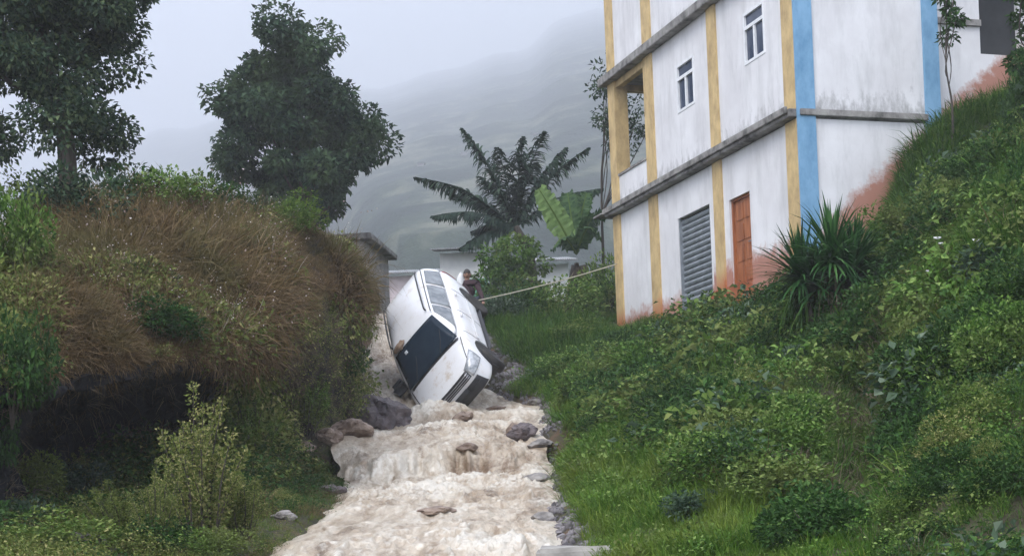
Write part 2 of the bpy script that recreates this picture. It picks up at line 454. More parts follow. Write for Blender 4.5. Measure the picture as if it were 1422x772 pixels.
# ------------------------------------------------------------------ muddy torrent
ty = np.concatenate([np.linspace(4.0, 9.8, 60), np.linspace(9.85, 26, 680), np.linspace(26.05, 45, 330)])
ts = np.linspace(0, 1, 150)
WL, WR = chan_l(ty) - .06, chan_r(ty) + .04
WX = WL[:, None] + (WR - WL)[:, None] * ts[None]
WY = np.repeat(ty[:, None], len(ts), 1)
st = np.where(WY < 22.2, 1.0, 1.0)
front = 22.1 + .35 * (WX + .8) + .9 * vnoise(WX * 1.1, 2.0) + .28 * vnoise(WX * 3.6, 7.0)
sY = WY + (22.2 - front)
wst = .07 + .42 / (1 + np.exp(-(WX + .45 + .3 * vnoise(WY * .8, 5.5)) / .16)) + .25 / (1 + np.exp((WX + 1.95) / .15))
fall = -.17 + .34 / (1 + np.exp(-np.clip((sY - 22.2) / wst, -30, 30)))
stp = np.where(sY < 22.2, fall * np.exp(-np.abs(22.2 - sY) / 3.5), fall * np.exp(-np.abs(sY - 22.2) / 3.0))
edge = np.clip(np.minimum(ts, 1 - ts) / .12, 0, 1)[None]
base = tps(WX, WY) + stp
rid = lambda q: 1 - np.abs(q) * 2
wx_ = WX + .10 * fbm(WX * 3, WY * 2, 1.0, 2); wy_ = WY + .12 * fbm(WX * 3, WY * 2, 6.0, 2)
turb = .040 * rid(vnoise(wx_ * 2.6, wy_ * 1.2, 1.0)) + .040 * rid(vnoise(wx_ * 6.5, wy_ * 2.6, 4.0)) + .032 * rid(vnoise(wx_ * 12, wy_ * 5.5, 9.0)) + .014 * fbm(wx_ * 26, wy_ * 14, 2.0, 2)
turb = turb + .05 * fbm(WX * .8, WY * .6, 3, 2)
amp = np.clip(.75 + .5 * vnoise(WX * .7, WY * .35, 8), .35, 1.3)
turb = turb + .018 * rid(vnoise(WX * 14 + 1.5 * vnoise(WX * 3, WY * 3), WY * 7, 19.0)) + .04 * rid(vnoise(WX * 1.2, WY * .55, 23.0))
WZ = base + (turb - .05) * .92 * amp * (.25 + .75 * edge) + .03 * edge - .05 * (1 - edge)
# a long rounded hump of water pushed up by the buried nose of the car
for (hx, hy, hw, hh) in ((-1.15, 28.3, .55, .22), (-2.1, 29.6, .5, .12), (.2, 27.6, .5, .10), (-.7, 25.4, .6, .1), (.3, 16.5, .35, .12), (-.5, 13, .4, .1), (-.2, 19.3, .3, .10), (-1.1, 15.2, .3, .08)):
    WZ += hh * np.exp(-((WX - hx) ** 2 + ((WY - hy) * .8) ** 2) / hw ** 2)
M['water'], n, l, o = new_mat('muddy_water')
p = n.new('ShaderNodeBsdfPrincipled')
ta = noise(n, l, 1.5, 8, .62, 'World', (2.2, .55, 1.2), 1.0)
ra = ramp(n, [(.30, (.14, .095, .06)), (.41, (.36, .28, .20)), (.53, (.52, .44, .34)), (.68, (.66, .60, .50))])
l.new(ta.outputs[0], ra.inputs[0])
at_ = n.new('ShaderNodeAttribute'); at_.attribute_name = 'crest'
tb = noise(n, l, 9, 6, .7, 'World', (1.5, .7, 1.5), .6)
mt = n.new('ShaderNodeMath'); mt.operation = 'MULTIPLY_ADD'; l.new(tb.outputs[0], mt.inputs[0]); mt.inputs[1].default_value = 1.2
l.new(at_.outputs['Fac'], mt.inputs[2])
rb = ramp(n, [(.72, (0, 0, 0)), (1.0, (1, 1, 1))]); l.new(mt.outputs[0], rb.inputs[0])
cc = mixc(n, l, rb.outputs[0], ra.outputs[0], (.72, .67, .58))
rd = ramp(n, [(.24, (1, 1, 1)), (.52, (0, 0, 0))]); l.new(mt.outputs[0], rd.inputs[0])
cc = mixc(n, l, rd.outputs[0], cc, (.20, .135, .085))
l.new(cc, p.inputs['Base Color'])
p.inputs['Roughness'].default_value = .30; p.inputs['Specular IOR Level'].default_value = .5
b = n.new('ShaderNodeBump'); b.inputs['Strength'].default_value = 1.0; b.inputs['Distance'].default_value = .05
l.new(tb.outputs[0], b.inputs['Height']); l.new(b.outputs[0], p.inputs['Normal'])
l.new(p.outputs[0], o.inputs[0])
WY = WY - .16 * np.exp(-((sY - 22.1) / .25) ** 2) * (vnoise(WX * 7, 3.0) + .5 * vnoise(WX * 17, 8.0))
me = grid_mesh('river_water', np.stack([WX, WY, WZ], -1))
cr = (turb - turb.mean()) / turb.std() * .16 * amp + .05
strand = .5 + .5 * vnoise(WX * 9, WY * .8, 5.0) + .3 * vnoise(WX * 22, WY * 1.5, 6.0)
cr += (.40 * np.exp(-((WX + 1.55) / .65) ** 2) - .28 * np.exp(-((WX + .55) / .35) ** 2)) * np.exp(-((sY - 22.1) / .3) ** 2) * strand + .25 * np.exp(-((WX + .95) / .25) ** 2) * np.exp(-((WY - 19.5) / 2.2) ** 2)
a = me.attributes.new('crest', 'FLOAT', 'POINT'); a.data.foreach_set('value', cr.ravel().astype(np.float32))
tag(link('river_water', me, M['water']), kind='structure')
def water_z(x, y):
    i = np.abs(ty - y).argmin(); j = np.abs(WX[i] - x).argmin(); return float(WZ[i, j])

# ------------------------------------------------------------------ the three storey building
def mat_wall():
    m, n, l, o = new_mat('wall_plaster')
    p = n.new('ShaderNodeBsdfPrincipled')
    tc = n.new('ShaderNodeTexCoord'); sx = n.new('ShaderNodeSeparateXYZ'); l.new(tc.outputs['Object'], sx.inputs[0])
    def math_(op, a, b=None, c=None, clamp=False):
        q = n.new('ShaderNodeMath'); q.operation = op; q.use_clamp = clamp
        for i, v in enumerate((a, b, c)):
            if v is None: continue
            if isinstance(v, bpy.types.NodeSocket): l.new(v, q.inputs[i])
            else: q.inputs[i].default_value = v
        return q.outputs[0]
    t1 = noise(n, l, .9, 5, .6)
    base = ramp(n, [(.3, (.63, .62, .63)), (.7, (.78, .78, .79))]); l.new(t1.outputs[0], base.inputs[0])
    # soft grey run marks
    t2 = noise(n, l, 2.2, 6, .7, 'Object', (1, 1, .22))
    gr = ramp(n, [(.47, (0, 0, 0)), (.72, (1, 1, 1))]); l.new(t2.outputs[0], gr.inputs[0])
    c = mixc(n, l, math_('MULTIPLY', gr.outputs[0], .6), base.outputs[0], (.44, .44, .44))
    # mould above the slab edge (z 3.0 and 6.25)
    t3 = noise(n, l, 5, 8, .75, 'Object', (1, 1, .45))
    z = sx.outputs['Z']
    for z0, hgt, am in ((3.0, 1.1, 1.0), (6.27, .7, .8)):
        u = math_('DIVIDE', math_('SUBTRACT', z, z0), hgt)
        k = math_('MULTIPLY', math_('GREATER_THAN', u, 0), math_('SUBTRACT', 1.0, u, None, True))
        k = math_('MULTIPLY', k, k)
        k = math_('ADD', math_('MULTIPLY', k, .36), t3.outputs[0])
        rr_ = ramp(n, [(.66, (0, 0, 0)), (.95, (1, 1, 1))]); l.new(k, rr_.inputs[0])
        c = mixc(n, l, math_('MULTIPLY', rr_.outputs[0], .75 * am), c, (.13, .13, .12))
    # red clay splashed up from the ground
    t4 = noise(n, l, 3.2, 9, .75)
    gl = math_('MULTIPLY_ADD', math_('MINIMUM', sx.outputs['X'], 5.0), .80, .12)
    hh = math_('MULTIPLY_ADD', math_('MINIMUM', sx.outputs['X'], 1.3), .14, .02)
    door = math_('MULTIPLY', math_('LESS_THAN', sx.outputs['Y'], 3.9), math_('LESS_THAN', sx.outputs['X'], .02))
    hh = math_('ADD', hh, math_('MULTIPLY', door, .28))
    q = math_('DIVIDE', math_('SUBTRACT', math_('SUBTRACT', z, gl), hh), .42)
    q = math_('ADD', q, math_('MULTIPLY_ADD', t4.outputs[0], 2.6, -1.3))
    q = math_('SUBTRACT', 1.0, q, None, True)
    rq = ramp(n, [(.15, (0, 0, 0)), (.85, (1, 1, 1))]); l.new(q, rq.inputs[0])
    c = mixc(n, l, math_('MULTIPLY', rq.outputs[0], .88), c, (.36, .13, .07))
    l.new(c, p.inputs['Base Color']); p.inputs['Roughness'].default_value = .85
    b = n.new('ShaderNodeBump'); b.inputs['Strength'].default_value = .25; b.inputs['Distance'].default_value = .01
    t5 = noise(n, l, 14, 6, .7); l.new(t5.outputs[0], b.inputs['Height']); l.new(b.outputs[0], p.inputs['Normal'])
    l.new(p.outputs[0], o.inputs[0]); return m
M['wall'] = mat_wall()
def mat_paint(name, c1, c2, mud_tone=(.44, .15, .06), mz=.42, rough=.75):
    m, n, l, o = new_mat(name)
    p = n.new('ShaderNodeBsdfPrincipled')
    t = noise(n, l, 3.5, 7, .7, 'Object', (1, 1, .5)); r = ramp(n, [(.32, c1), (.62, c2)]); l.new(t.outputs[0], r.inputs[0])
    tc = n.new('ShaderNodeTexCoord'); sx = n.new('ShaderNodeSeparateXYZ'); l.new(tc.outputs['Object'], sx.inputs[0])
    q = n.new('ShaderNodeMath'); q.operation = 'MULTIPLY_ADD'; l.new(t.outputs[0], q.inputs[0]); q.inputs[1].default_value = .9; 
    q2 = n.new('ShaderNodeMath'); q2.operation = 'SUBTRACT'; q2.inputs[0].default_value = mz; l.new(sx.outputs['Z'], q2.inputs[1]); l.new(q2.outputs[0], q.inputs[2])
    rq = ramp(n, [(.3, (0, 0, 0)), (.75, (1, 1, 1))]); l.new(q.outputs[0], rq.inputs[0])
    c = mixc(n, l, rq.outputs[0], r.outputs[0], mud_tone)
    l.new(c, p.inputs['Base Color']); p.inputs['Roughness'].default_value = rough
    b = n.new('ShaderNodeBump'); b.inputs['Strength'].default_value = .25; b.inputs['Distance'].default_value = .01
    t5 = noise(n, l, 20, 6, .7); l.new(t5.outputs[0], b.inputs['Height']); l.new(b.outputs[0], p.inputs['Normal'])
    l.new(p.outputs[0], o.inputs[0]); return m
M['yellow'] = mat_paint('yellow_paint', (.36, .25, .12), (.62, .46, .22))
M['blue'] = mat_paint('blue_paint', (.11, .26, .42), (.20, .38, .56), mz=-.5)
M['slab'] = mat_surface('slab_concrete', (.06, .06, .055), (.34, .33, .31), 3.5, .85, .5, 24, c3=(.22, .21, .20), lo=.3)
M['shutter'] = mat_surface('shutter_metal', (.19, .215, .235), (.30, .33, .36), 5, .45, .1, 30, metallic=.3)
M['door_wood'] = mat_surface('door_wood', (.20, .062, .022), (.40, .14, .05), 3, .5, .3, 30, stretch=(3, 3, .5))
M['white_frame'] = mat_surface('white_frame', (.7, .72, .74), (.82, .83, .84), 5, .4, 0)
M['glass'], n, l, o = new_mat('window_glass')
p = n.new('ShaderNodeBsdfPrincipled'); p.inputs['Base Color'].default_value = (.035, .05, .09, 1); p.inputs['Roughness'].default_value = .12
p.inputs['Specular IOR Level'].default_value = .6; l.new(p.outputs[0], o.inputs[0])
M['dark_in'] = mat_surface('dark_interior', (.02, .022, .025), (.04, .042, .045), 2, .8, 0)  # near-black colour standing in for the shade inside openings

AZB = math.radians(17.76)
bld = empty('apartment_building', (5.66, 28.62, 4.4), AZB)
tag(bld, 'three storey white plastered building with yellow and blue pillars on the slope', 'building')
def bbox(name, lo, hi, m, parent=None, bev=0, label=None):
    o = MB().box(lo, hi, bev).build(name, m, parent or bld)
    if label: o['label'] = label
    return o
TW = .16
# left facade walls, x 0..TW, cut round the openings
def wall_left(y0, y1, z0, z1, holes=()):
    mb = MB(); ysx = sorted({y0, y1, *[h[0] for h in holes], *[h[1] for h in holes]}); 
    for a, b_ in zip(ysx, ysx[1:]):
        hs = [h for h in holes if h[0] <= a and h[1] >= b_]
        if not hs: mb.box((0, a, z0), (TW, b_, z1))
        else:
            h = hs[0]
            if h[2] > z0: mb.box((0, a, z0), (TW, b_, h[2]))
            if h[3] < z1: mb.box((0, a, h[3]), (TW, b_, z1))
    return mb.build('wall', M['wall'], bld)
DOOR = (2.12, 3.05, .12, 1.94); SHUT = (3.98, 5.62, -.1, 2.07)
W1 = (4.47, 5.36, 4.33, 5.37); W2 = (1.2, 2.08, 4.42, 5.44)
wall_left(.46, 3.3, -1.6, 2.84, [DOOR]); wall_left(3.7, 6.65, -1.3, 2.84, [SHUT]); wall_left(7.12, 8.92, -1.2, 2.84)
wall_left(.46, 3.3, 3.02, 6.06, [W2]); wall_left(3.7, 6.65, 3.02, 6.06, [W1]); wall_left(7.12, 8.92, 3.02, 3.76)
wall_left(.46, 3.3, 6.27, 9.3, [(1.2, 2.08, 7.6, 8.7)]); wall_left(3.7, 6.65, 6.27, 9.3, [(4.47, 5.36, 7.6, 8.7)]); wall_left(7.12, 8.92, 6.27, 9.3)
bbox('lintel', (.004, 7.12, 5.9), (TW, 8.92, 6.06), M['yellow'])
bbox('parapet_cap', (-.03, 7.12, 3.76), (TW + .02, 8.92, 3.81), M['slab'])
# pillars
for (a, b_) in ((0, .46), (3.3, 3.7), (6.65, 7.12), (8.92, 9.34)):
    for z0, z1 in ((-1.7, 2.84), (3.02, 6.06), (6.27, 9.3)):
        bbox('yellow_pillar', (-.045, a, z0), (TW + .03 if a < 8 else .3, b_, z1), M['yellow'])
for (a, b_) in ((0, .33), (2.72, 3.05)):
    for z0, z1 in ((-1.7 if a == 0 else 2.3, 2.86), (2.86, 6.06), (6.27, 9.3)):
        bbox('blue_pillar', (a - (.048 if a == 0 else 0), -.05, z0 + (.002 if z0 == 2.86 else 0)), (b_, .0 if a == 0 else .1, z1), M['blue'])
# right facade
def wall_right(x0, x1, z0, z1, y=0.0):
    return bbox('wall', (x0, y, z0), (x1, y + TW, z1), M['wall'])
wall_right(.2, 2.72, -1.7, 2.84); wall_right(.2, 2.72, 3.02, 6.06); wall_right(.2, 2.72, 6.27, 9.3)
wall_right(3.05, 4.2, .5, 6.06, .25); wall_right(4.2, 5.1, .5, 4.33, .25); wall_right(5.1, 6.4, .5, 6.06, .25); wall_right(4.2, 5.1, 5.6, 6.06, .25); wall_right(3.05, 6.4, 6.27, 9.3, .25)
bbox('opening_shade_panel', (4.16, .36, 4.3), (5.14, .40, 5.64), M['dark_in'], label='dark panel painted as the unlit inside of the unglazed opening high in the side wall')  # dark sheet closes the opening in place of a shaded room
bbox('lintel', (3.05, .19, 4.86), (4.2, .25, 4.98), M['slab'])
# back and far end
bbox('wall', (6.24, .42, -1.0), (6.4, 9.3, 9.3), M['wall'])
bbox('wall', (.3, 9.16, -1.0), (6.24, 9.3, 2.84), M['wall'])
bbox('wall', (.3, 9.16, 3.02), (2.9, 9.3, 3.76), M['wall'])
bbox('wall', (2.9, 9.16, 3.02), (6.24, 9.3, 6.06), M['wall'])
bbox('lintel', (.3, 9.16, 5.9), (2.9, 9.3, 6.06), M['yellow'])
bbox('wall', (.3, 9.16, 6.27), (6.24, 9.3, 9.3), M['wall'])
bbox('wall', (TW, 6.8, 3.02), (6.24, 6.95, 6.06), M['wall'])
# slabs: the lower one carries a thick dirty cornice, broken at the left end
bbox('floor_slab', (-.20, -.004, 2.86), (6.3, 9.46, 3.01), M['slab'], bev=.01)
bbox('cornice', (.0, -.09, 2.88), (2.74, -.004, 3.0), M['slab'], bev=.01)
bbox('cornice', (-.26, .05, 2.93), (-.20, 9.5, 3.06), M['slab'], bev=.01)
bbox('floor_slab', (-.22, -.06, 6.065), (6.3, 9.55, 6.265), M['slab'], bev=.015)
bbox('roof_slab', (-.35, -.35, 9.3), (6.6, 9.7, 9.48), M['slab'])
bbox('floor_slab', (.2, .2, -.15), (6.2, 9.1, -.02), M['slab'])
# metal-sheet stub that sticks out at the left end of the cornice
bbox('drip_sheet', (-.30, 9.46, 2.94), (.3, 10.0, 2.975), M['slab'])
# doorstep of red clay covered concrete
bbox('doorstep', (-.42, 1.95, -.6), (-.045, 3.25, .08), M['red_soil'], bev=.04, label='step smeared with red clay')
# windows
def window(y0, y1, z0, z1, name='window'):
    e = empty(name, (0, 0, 0)); e.parent = bld
    f = MB(); t = .055; xa, xb = -.012, .07
    f.box((xa, y0, z0), (xb, y1, z0 + t)); f.box((xa, y0, z1 - t), (xb, y1, z1)); f.box((xa, y0, z0 + t), (xb, y0 + t, z1 - t)); f.box((xa, y1 - t, z0 + t), (xb, y1, z1 - t))
    zt = z0 + (z1 - z0) * .70; ym = (y0 + y1) / 2
    f.box((xa, y0 + t, zt - .035), (xb, y1 - t, zt + .035)); f.box((xa + .004, ym - .03, z0 + t), (xb, ym + .03, zt - .035))
    f.build('frame', M['white_frame'], e)
    for a, b_, c_, d_ in ((y0 + t, ym - .03, z0 + t, zt - .035), (ym + .03, y1 - t, z0 + t, zt - .035), (y0 + t, y1 - t, zt + .035, z1 - t)):
        MB().box((.035, a, c_), (.045, b_, d_)).build('pane', M['glass'], e)
    return e
window(*W1); window(*W2); window(1.2, 2.08, 7.6, 8.7); window(4.47, 5.36, 7.6, 8.7)
# roller shutter
e = empty('roller_shutter'); e.parent = bld
nsl = 17; hs = (SHUT[3] - SHUT[2] - .06) / nsl
sl_me = None
for i in range(nsl):
    z = SHUT[2] + .02 + i * hs
    if sl_me is None:
        mb = MB(); ya, yb = SHUT[0] + .05, SHUT[1] - .05
        prof = [(.10, 0.004), (.075, hs * .2), (.062, hs * .5), (.075, hs * .8), (.10, hs - .006), (.11, hs - .006), (.11, .004)]
        vs = [[mb.bm.verts.new((x, y, zz)) for (x, zz) in prof] for y in (ya, yb)]
        k = len(prof)
        for j in range(k): mb.bm.faces.new((vs[0][j], vs[0][(j + 1) % k], vs[1][(j + 1) % k], vs[1][j]))
        mb.bm.faces.new(vs[0]); mb.bm.faces.new(vs[1][::-1])
        o_ = mb.build('slat', M['shutter'], e); sl_me = o_.data
    else: o_ = link('slat', sl_me, None, e)
    o_.location.z = z
MB().box((.02, SHUT[0], SHUT[2]), (.12, SHUT[0] + .05, SHUT[3])).build('guide_rail', M['shutter'], e)
MB().box((.02, SHUT[1] - .05, SHUT[2]), (.12, SHUT[1], SHUT[3])).build('guide_rail', M['shutter'], e)
# door
e = empty('door'); e.parent = bld
y0, y1, z0, z1 = DOOR
MB().box((.05, y0, z0), (.14, y0 + .05, z1)).box((.05, y1 - .05, z0), (.14, y1, z1)).box((.05, y0 + .05, z1 - .05), (.14, y1 - .05, z1)).build('door_frame', M['door_wood'], e)
MB().box((.09, y0 + .05, z0), (.12, y1 - .05, z1 - .05)).build('leaf', M['door_wood'], e)
for i in range(2):
    for j in range(4):
        ya = y0 + .11 + i * .37; za = z0 + .1 + j * .42
        MB().box((.078, ya, za), (.0898, ya + .3, za + .33), .012).build('panel', M['door_wood'], e)
MB().tube([(.09, y0 + .12, z0 + .85), (.045, y0 + .12, z0 + .85), (.045, y0 + .22, z0 + .85)], .012).build('handle', M['shutter'], e)

# ------------------------------------------------------------------ the car, nose down in the torrent
CARM = Matrix(((0.12374836, 0.67229322, -0.72986859, -0.7889523), (-0.84747933, -0.31101667, -0.43017138, 30.39061883), (-0.51620261, 0.67178155, 0.53126681, 3.08956923), (0, 0, 0, 1)))
def mat_carpaint():
    m, n, l, o = new_mat('car_paint')
    p = n.new('ShaderNodeBsdfPrincipled')
    t = noise(n, l, 2.6, 9, .75); r = ramp(n, [(.3, (.80, .81, .83)), (.55, (.76, .76, .77)), (.68, (.56, .49, .41))]); l.new(t.outputs[0], r.inputs[0])
    # mud low on the nose
    tc = n.new('ShaderNodeTexCoord'); sx = n.new('ShaderNodeSeparateXYZ'); l.new(tc.outputs['Object'], sx.inputs[0])
    q = n.new('ShaderNodeMath'); q.operation = 'MULTIPLY_ADD'; l.new(t.outputs[0], q.inputs[0]); q.inputs[1].default_value = 1.4
    q2 = n.new('ShaderNodeMath'); q2.operation = 'MULTIPLY_ADD'; l.new(sx.outputs['Y'], q2.inputs[0]); q2.inputs[1].default_value = -1.4; q2.inputs[2].default_value = -1.45
    l.new(q2.outputs[0], q.inputs[2]); rq = ramp(n, [(.35, (0, 0, 0)), (.7, (1, 1, 1))]); l.new(q.outputs[0], rq.inputs[0])
    c = mixc(n, l, rq.outputs[0], r.outputs[0], (.50, .42, .33))
    l.new(c, p.inputs['Base Color']); p.inputs['Roughness'].default_value = .28; p.inputs['Coat Weight'].default_value = .5; p.inputs['Coat Roughness'].default_value = .1
    l.new(p.outputs[0], o.inputs[0]); return m
M['car'] = mat_carpaint()
M['car_glass'], n, l, o = new_mat('car_glass')
p = n.new('ShaderNodeBsdfPrincipled'); t = noise(n, l, 3, 4); r = ramp(n, [(.3, (.008, .018, .032)), (.7, (.02, .034, .05))]); l.new(t.outputs[0], r.inputs[0]); l.new(r.outputs[0], p.inputs['Base Color'])
p.inputs['Roughness'].default_value = .22; p.inputs['Specular IOR Level'].default_value = .12; l.new(p.outputs[0], o.inputs[0])
M['side_glass'], n, l, o = new_mat('side_glass')  # pale grey base colour paints in the sky reflected by the side panes
p = n.new('ShaderNodeBsdfPrincipled'); t = noise(n, l, 5, 5); r = ramp(n, [(.35, (.07, .085, .095)), (.65, (.20, .22, .23))]); l.new(t.outputs[0], r.inputs[0]); l.new(r.outputs[0], p.inputs['Base Color'])
p.inputs['Roughness'].default_value = .12; p.inputs['Specular IOR Level'].default_value = .8; l.new(p.outputs[0], o.inputs[0])
M['black'] = mat_surface('black_plastic', (.012, .013, .015), (.03, .03, .033), 6, .5, .1)
M['tyre'] = mat_surface('tyre_rubber', (.012, .012, .013), (.04, .036, .032), 6, .8, .3, 20)
M['rim'] = mat_surface('rim_metal', (.28, .28, .30), (.45, .45, .46), 5, .35, 0, metallic=.6)
M['lamp'] = mat_surface('lamp_lens', (.18, .20, .22), (.55, .57, .6), 9, .12, .1, spec=.8)
M['amber'] = mat_surface('amber_lens', (.45, .16, .03), (.55, .22, .05), 9, .2, 0)
M['red_lens'] = mat_surface('red_lens', (.20, .015, .015), (.30, .03, .02), 9, .2, 0)
M['mud_tone'] = mat_surface('mud_tone', (.16, .10, .06), (.30, .21, .14), 9, .7, .6, 30)
car = empty('wrecked_car'); car.matrix_world = CARM
tag(car, 'white estate car tipped on its side and nosed down into the muddy torrent', 'car')

def loft(rings, closed=False):
    P = np.array(rings); return P
# lower body: stations (x, half width, z bottom, z shoulder, z top centre)
SB = [(2.15, .36, .36, .56, .62), (2.12, .54, .26, .64, .71), (2.00, .69, .20, .71, .80), (1.78, .78, .19, .78, .875), (1.45, .82, .19, .85, .935), (1.12, .83, .19, .92, .985),
      (.6, .835, .19, .945, .99), (0, .84, .19, .955, 1.0), (-.7, .84, .19, .965, 1.0), (-1.4, .835, .19, .975, 1.0), (-1.85, .815, .22, .98, 1.0), (-2.08, .76, .28, .97, .99), (-2.14, .62, .36, .93, .95)]
rings = []
for x, hw, zb, zs, zt in SB:
    prof = [(0, zb), (.55 * hw, zb), (.9 * hw, zb + .015 * (zs - zb)), (.975 * hw, zb + .10 * (zs - zb)), (.99 * hw, zb + .28 * (zs - zb)), (hw, zb + .52 * (zs - zb)), (.995 * hw, zb + .80 * (zs - zb)), (.965 * hw, zb + .96 * (zs - zb)), (.90 * hw, zs + (zt - zs) * .35), (.6 * hw, zs + (zt - zs) * .8), (0, zt)]
    r = [(x, y, z) for y, z in prof] + [(x, -y, z) for y, z in prof[-2:0:-1]]
    rings.append(r)
def ring_mesh(name, rings, caps=True):
    bm = bmesh.new(); vr = [[bm.verts.new(v) for v in r] for r in rings]; k = len(rings[0])
    for a, b_ in zip(vr, vr[1:]):
        for j in range(k): bm.faces.new((a[j], a[(j + 1) % k], b_[(j + 1) % k], b_[j]))
    if caps: bm.faces.new(vr[0]); bm.faces.new(vr[-1][::-1])
    bmesh.ops.recalc_face_normals(bm, faces=bm.faces)
    if bm.calc_volume(signed=True) < 0: bmesh.ops.reverse_faces(bm, faces=bm.faces)
    me = bpy.data.meshes.new(name); bm.to_mesh(me); bm.free(); return me
def apply_mods(o):
    dg = bpy.context.evaluated_depsgraph_get(); dg.update()
    me = bpy.data.meshes.new_from_object(o.evaluated_get(dg)); old = o.data; o.modifiers.clear(); o.data = me
    me.name = old.name; bpy.data.meshes.remove(old)
body = link('body', ring_mesh('body', rings), M['car'])
sm_ = body.modifiers.new('s', 'SUBSURF'); sm_.levels = 2; sm_.render_levels = 2
apply_mods(body)
cut = MB()
for x in (1.32, -1.28):
    for s in (-1, 1): cut.lathe([(.36, s * .60), (.36, s * 1.0)], 28, 'Y', (x, 0, .30))
cutter = cut.build('wheel_arch_cutter'); bo = body.modifiers.new('b', 'BOOLEAN'); bo.object = cutter; bo.operation = 'DIFFERENCE'; bo.solver = 'EXACT'
apply_mods(body); bpy.data.objects.remove(cutter)
smooth(body.data); body.parent = car
try: body.data.set_sharp_from_angle(angle=math.radians(38))
except Exception: pass
# cabin: stacked rounded outlines
SCB = [(.93, 1.24, -2.06, .775), (1.05, 1.06, -2.05, .745), (1.2, .82, -2.01, .69), (1.33, .60, -1.93, .63), (1.41, .44, -1.84, .575), (1.46, .30, -1.72, .50), (1.495, .06, -1.45, .36), (1.505, -.35, -1.0, .15)]
rings = []
for z, xf, xr, hw in SCB:
    r = []
    rc = min(.16, hw * .6)
    def arc(cx, cy, a0, rx=1.0):
        return [(cx + rc * .9 * math.cos(t), cy + rc * math.sin(t), z) for t in np.linspace(a0, a0 + math.pi / 2, 4)]
    fbulge = .05
    r += arc(xf - rc, hw - rc, 0)[::-1][::-1]
    pts = []
    pts += [(xf - rc * .9 + rc * .9 * math.cos(t), -(hw - rc) + rc * math.sin(t), z) for t in np.linspace(-math.pi / 2, 0, 4)]
    pts += [(xf + fbulge * .6, -hw * .4, z), (xf + fbulge, 0, z), (xf + fbulge * .6, hw * .4, z)]
    pts += [(xf - rc * .9 + rc * .9 * math.cos(t), (hw - rc) + rc * math.sin(t), z) for t in np.linspace(0, math.pi / 2, 4)]
    pts += [(xf * .6 + xr * .4, hw, z), (xf * .3 + xr * .7, hw, z)]
    pts += [(xr + rc - rc * math.cos(t), (hw - rc) + rc * math.sin(t), z) for t in np.linspace(math.pi / 2, 0, 4)]
    pts += [(xr, 0, z)]
    pts += [(xr + rc - rc * math.cos(t), -(hw - rc) - rc * math.sin(t), z) for t in np.linspace(0, math.pi / 2, 4)]
    pts += [(xf * .3 + xr * .7, -hw, z), (xf * .6 + xr * .4, -hw, z)]
    rings.append(pts)
cabin = link('roof_shell', ring_mesh('roof_shell', rings), M['car'], car)
sm_ = cabin.modifiers.new('s', 'SUBSURF'); sm_.levels = 2; sm_.render_levels = 2
apply_mods(cabin); smooth(cabin.data)
cb = BVHTree.FromPolygons([v.co[:] for v in cabin.data.vertices], [p.vertices[:] for p in cabin.data.polygons])
bb = BVHTree.FromPolygons([v.co[:] for v in body.data.vertices], [p.vertices[:] for p in body.data.polygons])
def skin_patch(name, corners, mat, d=Vector((0, 1, 0)), off=.006, n=10, tree=None, parent=None, label=None, thick=.0):
    """bilinear patch of corners (c00,c10,c11,c01) laid onto the bodywork along direction d"""
    tree = tree or cb; c = [Vector(q) for q in corners]; P = np.zeros((n + 1, n + 1, 3))
    for i in range(n + 1):
        for j in range(n + 1):
            a, b_ = i / n, j / n
            q = c[0] * (1 - a) * (1 - b_) + c[1] * a * (1 - b_) + c[2] * a * b_ + c[3] * (1 - a) * b_
            h = tree.ray_cast(q + d * 1.2, -d)
            P[i, j] = (h[0] if h[0] is not None and (h[0] - q).length < .35 else q) + d * off
    o = link(name, grid_mesh(name, P), mat, parent or car)
    s2 = o.modifiers.new('t', 'SOLIDIFY'); s2.thickness = .012; s2.offset = -1 if False else 0
    if label: o['label'] = label
    return o
wd = Vector((.66, 0, .75)).normalized()
skin_patch('windscreen', [(1.19, -.70, .975), (1.19, .70, .975), (.51, .555, 1.405), (.51, -.555, 1.405)], M['car_glass'], wd, .012)
